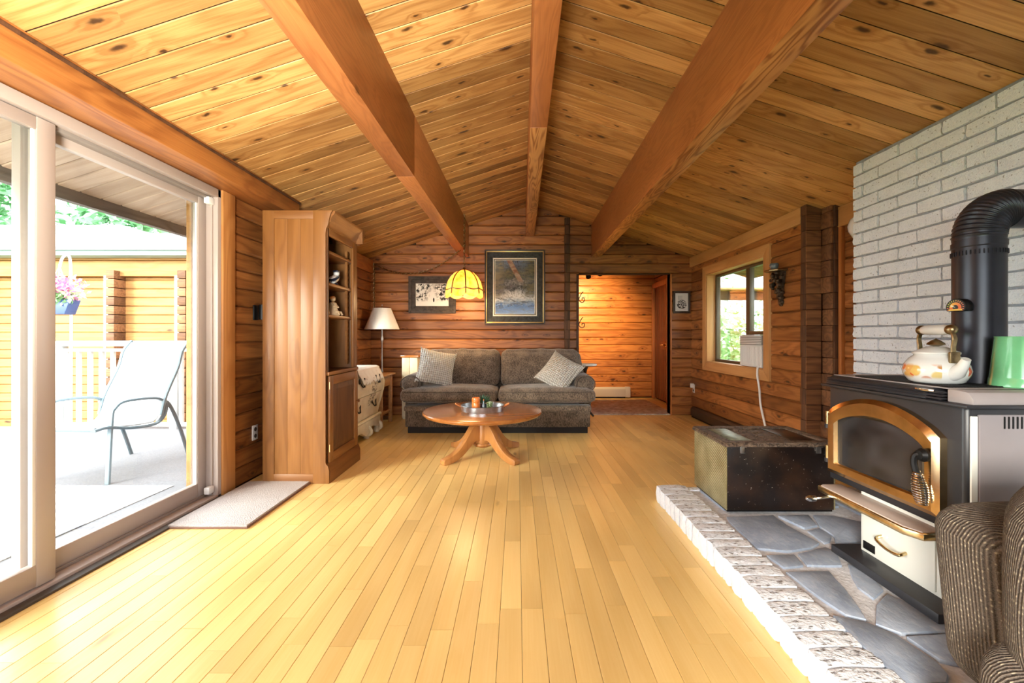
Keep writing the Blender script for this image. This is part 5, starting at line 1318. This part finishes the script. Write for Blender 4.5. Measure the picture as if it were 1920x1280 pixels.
for s in (-1, 1):
    MB().tube(smooth_path([hv*s*.112+up*.10, hv*s*.116+up*.125, hv*s*.118+up*.155, hv*s*.125+up*.185, hv*s*.105+up*.216], 5), .011, 8, flat=.45).build('handle_arm', 'abrass', kt, local=True)
    MB().box(-.018, .018, -.006, .006, -.022, .022).xf(Matrix.Translation(hv*s*.123+up*.108) @ Matrix.Rotation(sa+pi/2, 4, 'Z')).build('handle_bracket', 'abrass', kt, local=True, bevel=.003)
    MB().rbox((0, 0, 0), (.021,)*3, .021, 6).xf(Matrix.Translation(hv*s*.103+up*.219)).build('handle_cap', 'abrass', kt, local=True)
MB().tube([hv*-.09+up*.219, hv*-.06+up*.219, hv*.06+up*.219, hv*.09+up*.219], [.017, .021, .021, .017], 16).build('handle_grip', 'porcelain', kt, local=True)
# green enamel jug
gc = (1.95, 1.675, .953)
gj = thing('enamel_jug', 'green enamel jug standing on the stove top near the pipe', 'jug', gc)
MB().lathe([(.001, 0), (.085, 0), (.088, .004), (.085, .03), (.083, .034), (.083, .04), (.069, .19), (.071, .196), (.067, .196), (.08, .04), (.001, .01)], (0, 0, 0), 48).build('body', 'greencan', gj, local=True, ang=40)
a = radians(-62); hd_ = Vector((cos(a), sin(a), 0))
MB().tube(smooth_path([hd_*.068+up*.18, hd_*.10+up*.188, hd_*.117+up*.15, hd_*.107+up*.09, hd_*.079+up*.06], 6), [.011]*25, 12).build('handle', 'greencan', gj, local=True)
MB().tube([hd_*.05+up*.194, hd_*.095+up*.21], .01, 10).build('lid_tab', 'black', gj, local=True)
# ------------------------------------------------------------------ armchair in the near corner
ac_ = thing('armchair', 'brown ribbed chenille armchair beside the hearth', 'armchair', (1.5, .9, 0))
def bulge(p, u): return (p[0]-.03*(1-u[2]**2)*max(0, -u[0]), p[1], p[2])
MB().rbox((1.56, 1.125, .45), (.415, .12, .245), .085, 14, puff=(.0, .004, .012), fn=lambda p, u: (p[0]+.05*(.5-u[2]*.5), p[1], p[2])).build('arm', 'chairfab', ac_)
MB().rbox((1.50, .28, .44), (.40, .12, .26), .085, 14, puff=(.0, .015, .015)).build('arm', 'chairfab', ac_)
MB().rbox((1.43, .70, .31), (.40, .315, .17), .09, 14, puff=(.02, 0, .03)).build('seat_cushion', 'chairfab', ac_)
MB().rbox((1.355, .73, .60), (.28, .305, .27), .15, 14, puff=(.05, .02, .02)).build('back_cushion', 'chairfab', ac_)
MB().rbox((1.5, .70, .13), (.42, .44, .09), .04, 8).build('base', 'chairfab', ac_)
for xx in (1.15, 1.85):
    for yy in (.35, 1.05): MB().lathe([(.02, 0), (.03, .06)], (xx, yy, 0), 12).build('foot', 'darkframe', ac_)
# ------------------------------------------------------------------ outside on the deck side
ZD = -.05
dk = MB().box(-9.5, -2.3, -2.5, 5.75, -.4, ZD).build('deck_floor', 'deckgrey', smooth=False); tag(dk, 'grey carpeted deck outside the sliding door', 'deck', kind='structure')
dg = MB().rbox((-4.6, 2.2, ZD+.004), (1.85, 1.26, .004), .003, 3).build('outdoor_rug', 'deckrug'); tag(dg, 'grey and white leaf patterned rug on the deck', 'rug')
gd = MB().box(-60, 60, -30, 70, -1.3, -.9).build('ground', 'grass', smooth=False); tag(gd, 'lawn and ground around the house', 'ground', kind='structure')
ch2 = thing('patio_chair', 'grey framed patio chair with white sling seat on the deck', 'chair', (-3.6, 3.9, ZD))
for k, xc in enumerate((-3.32, -3.93)):
    s = .04*k
    L = [(xc, 3.50+s, ZD), (xc, 3.53+s, .46), (xc, 3.56+s, .555), (xc, 3.66+s, .60), (xc, 3.95+s, .585), (xc, 4.06+s, .53), (xc, 4.08+s, .46), (xc, 4.03+s, .38), (xc, 3.93+s, .345), (xc, 3.7+s, .365), (xc, 3.5+s, .41), (xc, 3.38+s, .405)]
    MB().tube(smooth_path(L, 5), .022, 8, flat=.6).build('arm_frame', 'chairmetal', ch2)
    MB().tube(smooth_path([(xc, 4.02+s, .54), (xc, 4.12+s, .50), (xc, 4.25+s, .25), (xc, 4.36+s, ZD)], 5), .02, 8, flat=.6).build('rear_leg', 'chairmetal', ch2)
    MB().tube(smooth_path([(xc+.02, 4.0+s, .42), (xc+.02, 4.06+s, .6), (xc+.02, 4.2+s, .85), (xc+.02, 4.25+s, 1.0), (xc+.02, 4.34+s, 1.10)], 5), .016, 8).build('back_rail', 'chairmetal', ch2)
sp = smooth_path([(0, 3.40, .42), (0, 3.6, .40), (0, 3.85, .375), (0, 3.98, .40), (0, 4.06, .6), (0, 4.2, .85), (0, 4.25, 1.0), (0, 4.33, 1.09)], 5)
mb = MB(); n = len(sp)
mb.v = [(-3.905, p.y+.035, p.z) for p in sp]+[(-3.32, p.y, p.z) for p in sp]; mb.f = [(i, i+1, n+i+1, n+i) for i in range(n-1)]
o = mb.build('sling', 'sling', ch2); md = o.modifiers.new('t', 'SOLIDIFY'); md.thickness = .008
MB().tube([(-3.32, 3.40, .41), (-3.93, 3.44, .41)], .016, 8).build('front_bar', 'chairmetal', ch2)
rl = thing('deck_railing', 'white deck railing with square balusters in front of the log wing', 'railing', (-4.6, 5.62, ZD))
MB().box(-5.95, -2.45, 5.55, 5.69, 1.02, 1.09).build('top_rail', 'whitepaint', rl, bevel=.006)
MB().box(-5.93, -2.45, 5.60, 5.64, -.02, .03).build('bottom_rail', 'whitepaint', rl, bevel=.004)
MB().box(-5.93, -2.45, 5.60, 5.64, .95, .99).build('under_rail', 'whitepaint', rl, bevel=.004)
for k in range(23): x = -5.85+k*.148; MB().box(x-.02, x+.02, 5.60, 5.64, .03, .96).build('baluster', 'whitepaint', rl)
for x in (-5.93, -4.45, -2.9): MB().box(x-.045, x+.045, 5.575, 5.665, ZD, 1.02).build('post', 'whitepaint', rl, bevel=.004)
wg = thing('log_wing', 'cedar log wing of the house across the deck with a pale gutter', 'building', (-5.5, 6.95, ZD))
MB().box(-13, -2.31, 6.89, 7.2, -.9, 2.45).build('wall_core', 'under', wg, smooth=False)
log_wall(wg, Vector((0, 6.86, 0))-worldloc(wg), (1, 0, 0), (0, -1, 0), -12, -2.35, -.31, 2.09, mat='extlog', T=.04, ch=.014)
for (z0, z1, dy) in ((2.09, 2.33, .10), (2.335, 2.46, .14)): MB().box(-13, -2.35, 6.86-dy, 6.9, z0, z1).build('fascia_beam', 'extlog2' if 'extlog2' in M else 'extlog', wg, bevel=.006)
for xa in (-6.42, -5.32, -8.6):
    MB().box(xa, xa+.07, 6.70, 6.88, -.9, 2.09).build('corner_board', 'whitepaint', wg, bevel=.004)
    z = -.31
    while z < 2.05: MB().box(xa+.07, xa+.20, 6.66, 6.88, z+.006, z+.132).build('log_end', 'logend', wg, bevel=.006); z += .138
MB().prism([(6.60, 2.36), (6.55, 2.38), (6.53, 2.50), (6.56, 2.51), (6.58, 2.40), (6.66, 2.40), (6.66, 2.51), (6.70, 2.51), (6.70, 2.36)], 'x', -13, -2.4).build('gutter', 'gutter', wg)
MB().prism([(6.50, 2.50), (9.2, 3.34), (11.9, 2.5), (11.9, 2.4), (9.2, 3.24), (6.5, 2.45)], 'x', -13, -2.0).build('roof', 'shingle', wg, smooth=False)
MB().prism([(-7.9, 3.28), (-12.6, 3.28), (-12.3, 3.47), (-8.25, 3.47)], 'y', 9.0, 13).build('roof_ridge', 'gutter', wg, smooth=False)
nb = thing('neighbour_roof', 'pale gable roof showing behind the log wing', 'building', (-15.2, 12, -.9))
MB().prism([(-19.5, 3.1), (-15.8, 4.3), (-12.6, 3.1)], 'y', 10.5, 16).build('roof', 'shingle', nb, smooth=False)
MB().box(-19, -13, 10.8, 15.8, -.9, 3.15).build('walls', 'extlog', nb, smooth=False)
hk = thing('hanging_basket', 'blue planter of pink and white flowers hanging from a white hook on the deck', 'planter', (-5.75, 5.5, ZD))
MB().tube(smooth_path([(-5.64, 5.46, ZD), (-5.64, 5.46, 1.05), (-5.64, 5.46, 1.7), (-5.64, 5.45, 2.10), (-5.665, 5.43, 2.17), (-5.70, 5.41, 2.12), (-5.72, 5.4, 2.02)], 6), .014, 8).build('hook_pole', 'whitepaint', hk)
for dx in (-.16, .0, .16): MB().tube([(-5.72, 5.4, 2.02), (-5.74+dx*.5, 5.4, 1.85), (-5.74+dx, 5.4, 1.62)], .006, 6).build('hanger', 'whitepaint', hk)
MB().prism([(-5.94, 1.42), (-5.56, 1.42), (-5.49, 1.60), (-6.01, 1.60)], 'y', 5.30, 5.44).build('planter_box', 'pot', hk, bevel=.008)
def leaves(n, c, r, size, seed, flat=.0):
    rr = random.Random(seed); mb = MB()
    for k in range(n):
        while True:
            p = Vector((rr.uniform(-1, 1), rr.uniform(-1, 1), rr.uniform(-1, 1)))
            if .12 < p.length < 1: break
        p = p*(.6+.4*p.length) ; p = Vector((p.x*r[0]+c[0], p.y*r[1]+c[1], p.z*r[2]+c[2]))
        a = Vector((rr.uniform(-1, 1), rr.uniform(-1, 1), rr.uniform(-1, 1)*(1-flat))).normalized(); b = a.orthogonal().normalized()
        b = (b*cos(rr.uniform(0, 6.3))+a.cross(b)*sin(rr.uniform(0, 6.3))); s = size*rr.uniform(.6, 1.4)
        mb.v += [p-a*s, p+b*s*.45, p+a*s, p-b*s*.45]; q = len(mb.v); mb.f.append((q-4, q-3, q-2, q-1))
    return mb
leaves(260, (-5.72, 5.34, 1.66), (.32, .13, .13), .04, 1).build('foliage', 'leaf', hk, kind='stuff', smooth=False)
leaves(240, (-5.64, 5.30, 1.74), (.40, .14, .19), .042, 2).build('blossoms', 'pink', hk, kind='stuff', smooth=False)
def tree(c, h, r, n, size, mat, label, seed, flat=.3, group='trees beyond the wing roof'):
    t = thing('tree', label, 'tree', c, group); x, y, z = c; rr = random.Random(seed)
    MB().tube([(x, y, z), (x+rr.uniform(-.2, .2), y, z+h*.5), (x+rr.uniform(-.3, .3), y, z+h*.95)], [r*.09, r*.06, r*.02], 8).build('trunk', 'trunkwood', t)
    mb = MB()
    for k in range(9):
        f = k/8; w_ = r*(1.05-.75*f)
        for a in range(4):
            an = rr.uniform(0, 6.3); q = leaves(n//36, (x+cos(an)*w_*.6, y+sin(an)*w_*.6, z+h*(.22+.76*f)), (w_*.7, w_*.7, h*.07), size, seed*100+k*4+a, flat)
            b = len(mb.v); mb.v += q.v; mb.f += [tuple(i+b for i in ff) for ff in q.f]
    mb.build('foliage', mat, t, kind='stuff', smooth=False)
tree((-24.2, 19, -.9), 13, 2.3, 4600, .24, 'leaf2', 'dark green needle tree rising behind the gable roof', 21)
tree((-17.6, 19, -.9), 13, 2.3, 4600, .24, 'leaf2', 'tall needle tree behind the ridge of the log wing', 22)
tree((-14.4, 24, -.9), 15, 2.4, 4600, .24, 'leaf', 'pale green leafy tree over the middle of the wing roof', 23)
tree((-11.1, 18, -.9), 13, 2.2, 4600, .22, 'leaf', 'broad light green tree near the overhang edge', 24)
tree((-31.0, 22, -.9), 14, 2.5, 4200, .26, 'leaf', 'light green tree past the gable roof beyond the door frame', 25)
tree((-21.5, 27, -.9), 17, 2.6, 4200, .26, 'leaf', 'pale tall tree in the gap between the two needle trees', 26)
# ------------------------------------------------------------------ outside the right window
pb = thing('porch_beam', 'dark porch beam and log post seen through the right window', 'beam', (3.3, 6.5, 1.9), kind='structure')
MB().box(2.75, 4.6, 7.5, 7.62, 1.78, 1.93).build('beam', 'darklog', pb, bevel=.006)
MB().box(2.9, 4.4, 7.2, 7.7, 1.93, 1.96).build('soffit_edge', 'casing_y', pb)
for z in range(16): MB().box(2.76, 2.93, 7.4+.01*(z % 2), 7.62, -.9+z*.168, -.9+z*.168+.165).build('log_end', 'logend', pb, bevel=.006)
def shrub(c, r, label, seed, mat='leaf', group='shrubs outside the window'):
    t = thing('shrub', label, 'shrub', c, group); x, y, z = c
    for k in range(3): MB().tube([(x, y, z), (x+(k-1)*r*.3, y+.1, z+r*1.0), (x+(k-1)*r*.5, y, z+r*1.6)], [.04, .03, .012], 6).build('stem', 'trunkwood', t)
    leaves(2600, (x, y, z+r*1.3), (r, r, r*1.3), .075, seed, .2).build('foliage', mat, t, kind='stuff', smooth=False)
shrub((4.7, 9.6, -.9), 1.0, 'leafy green shrub filling the lower window pane', 31)
shrub((5.0, 13.2, -.9), 1.8, 'taller light green shrub behind the porch post outside the window', 32, 'leaf')
shrub((7.6, 11.2, -.9), 1.5, 'darker green shrub farther along outside the window', 33, 'leaf2')
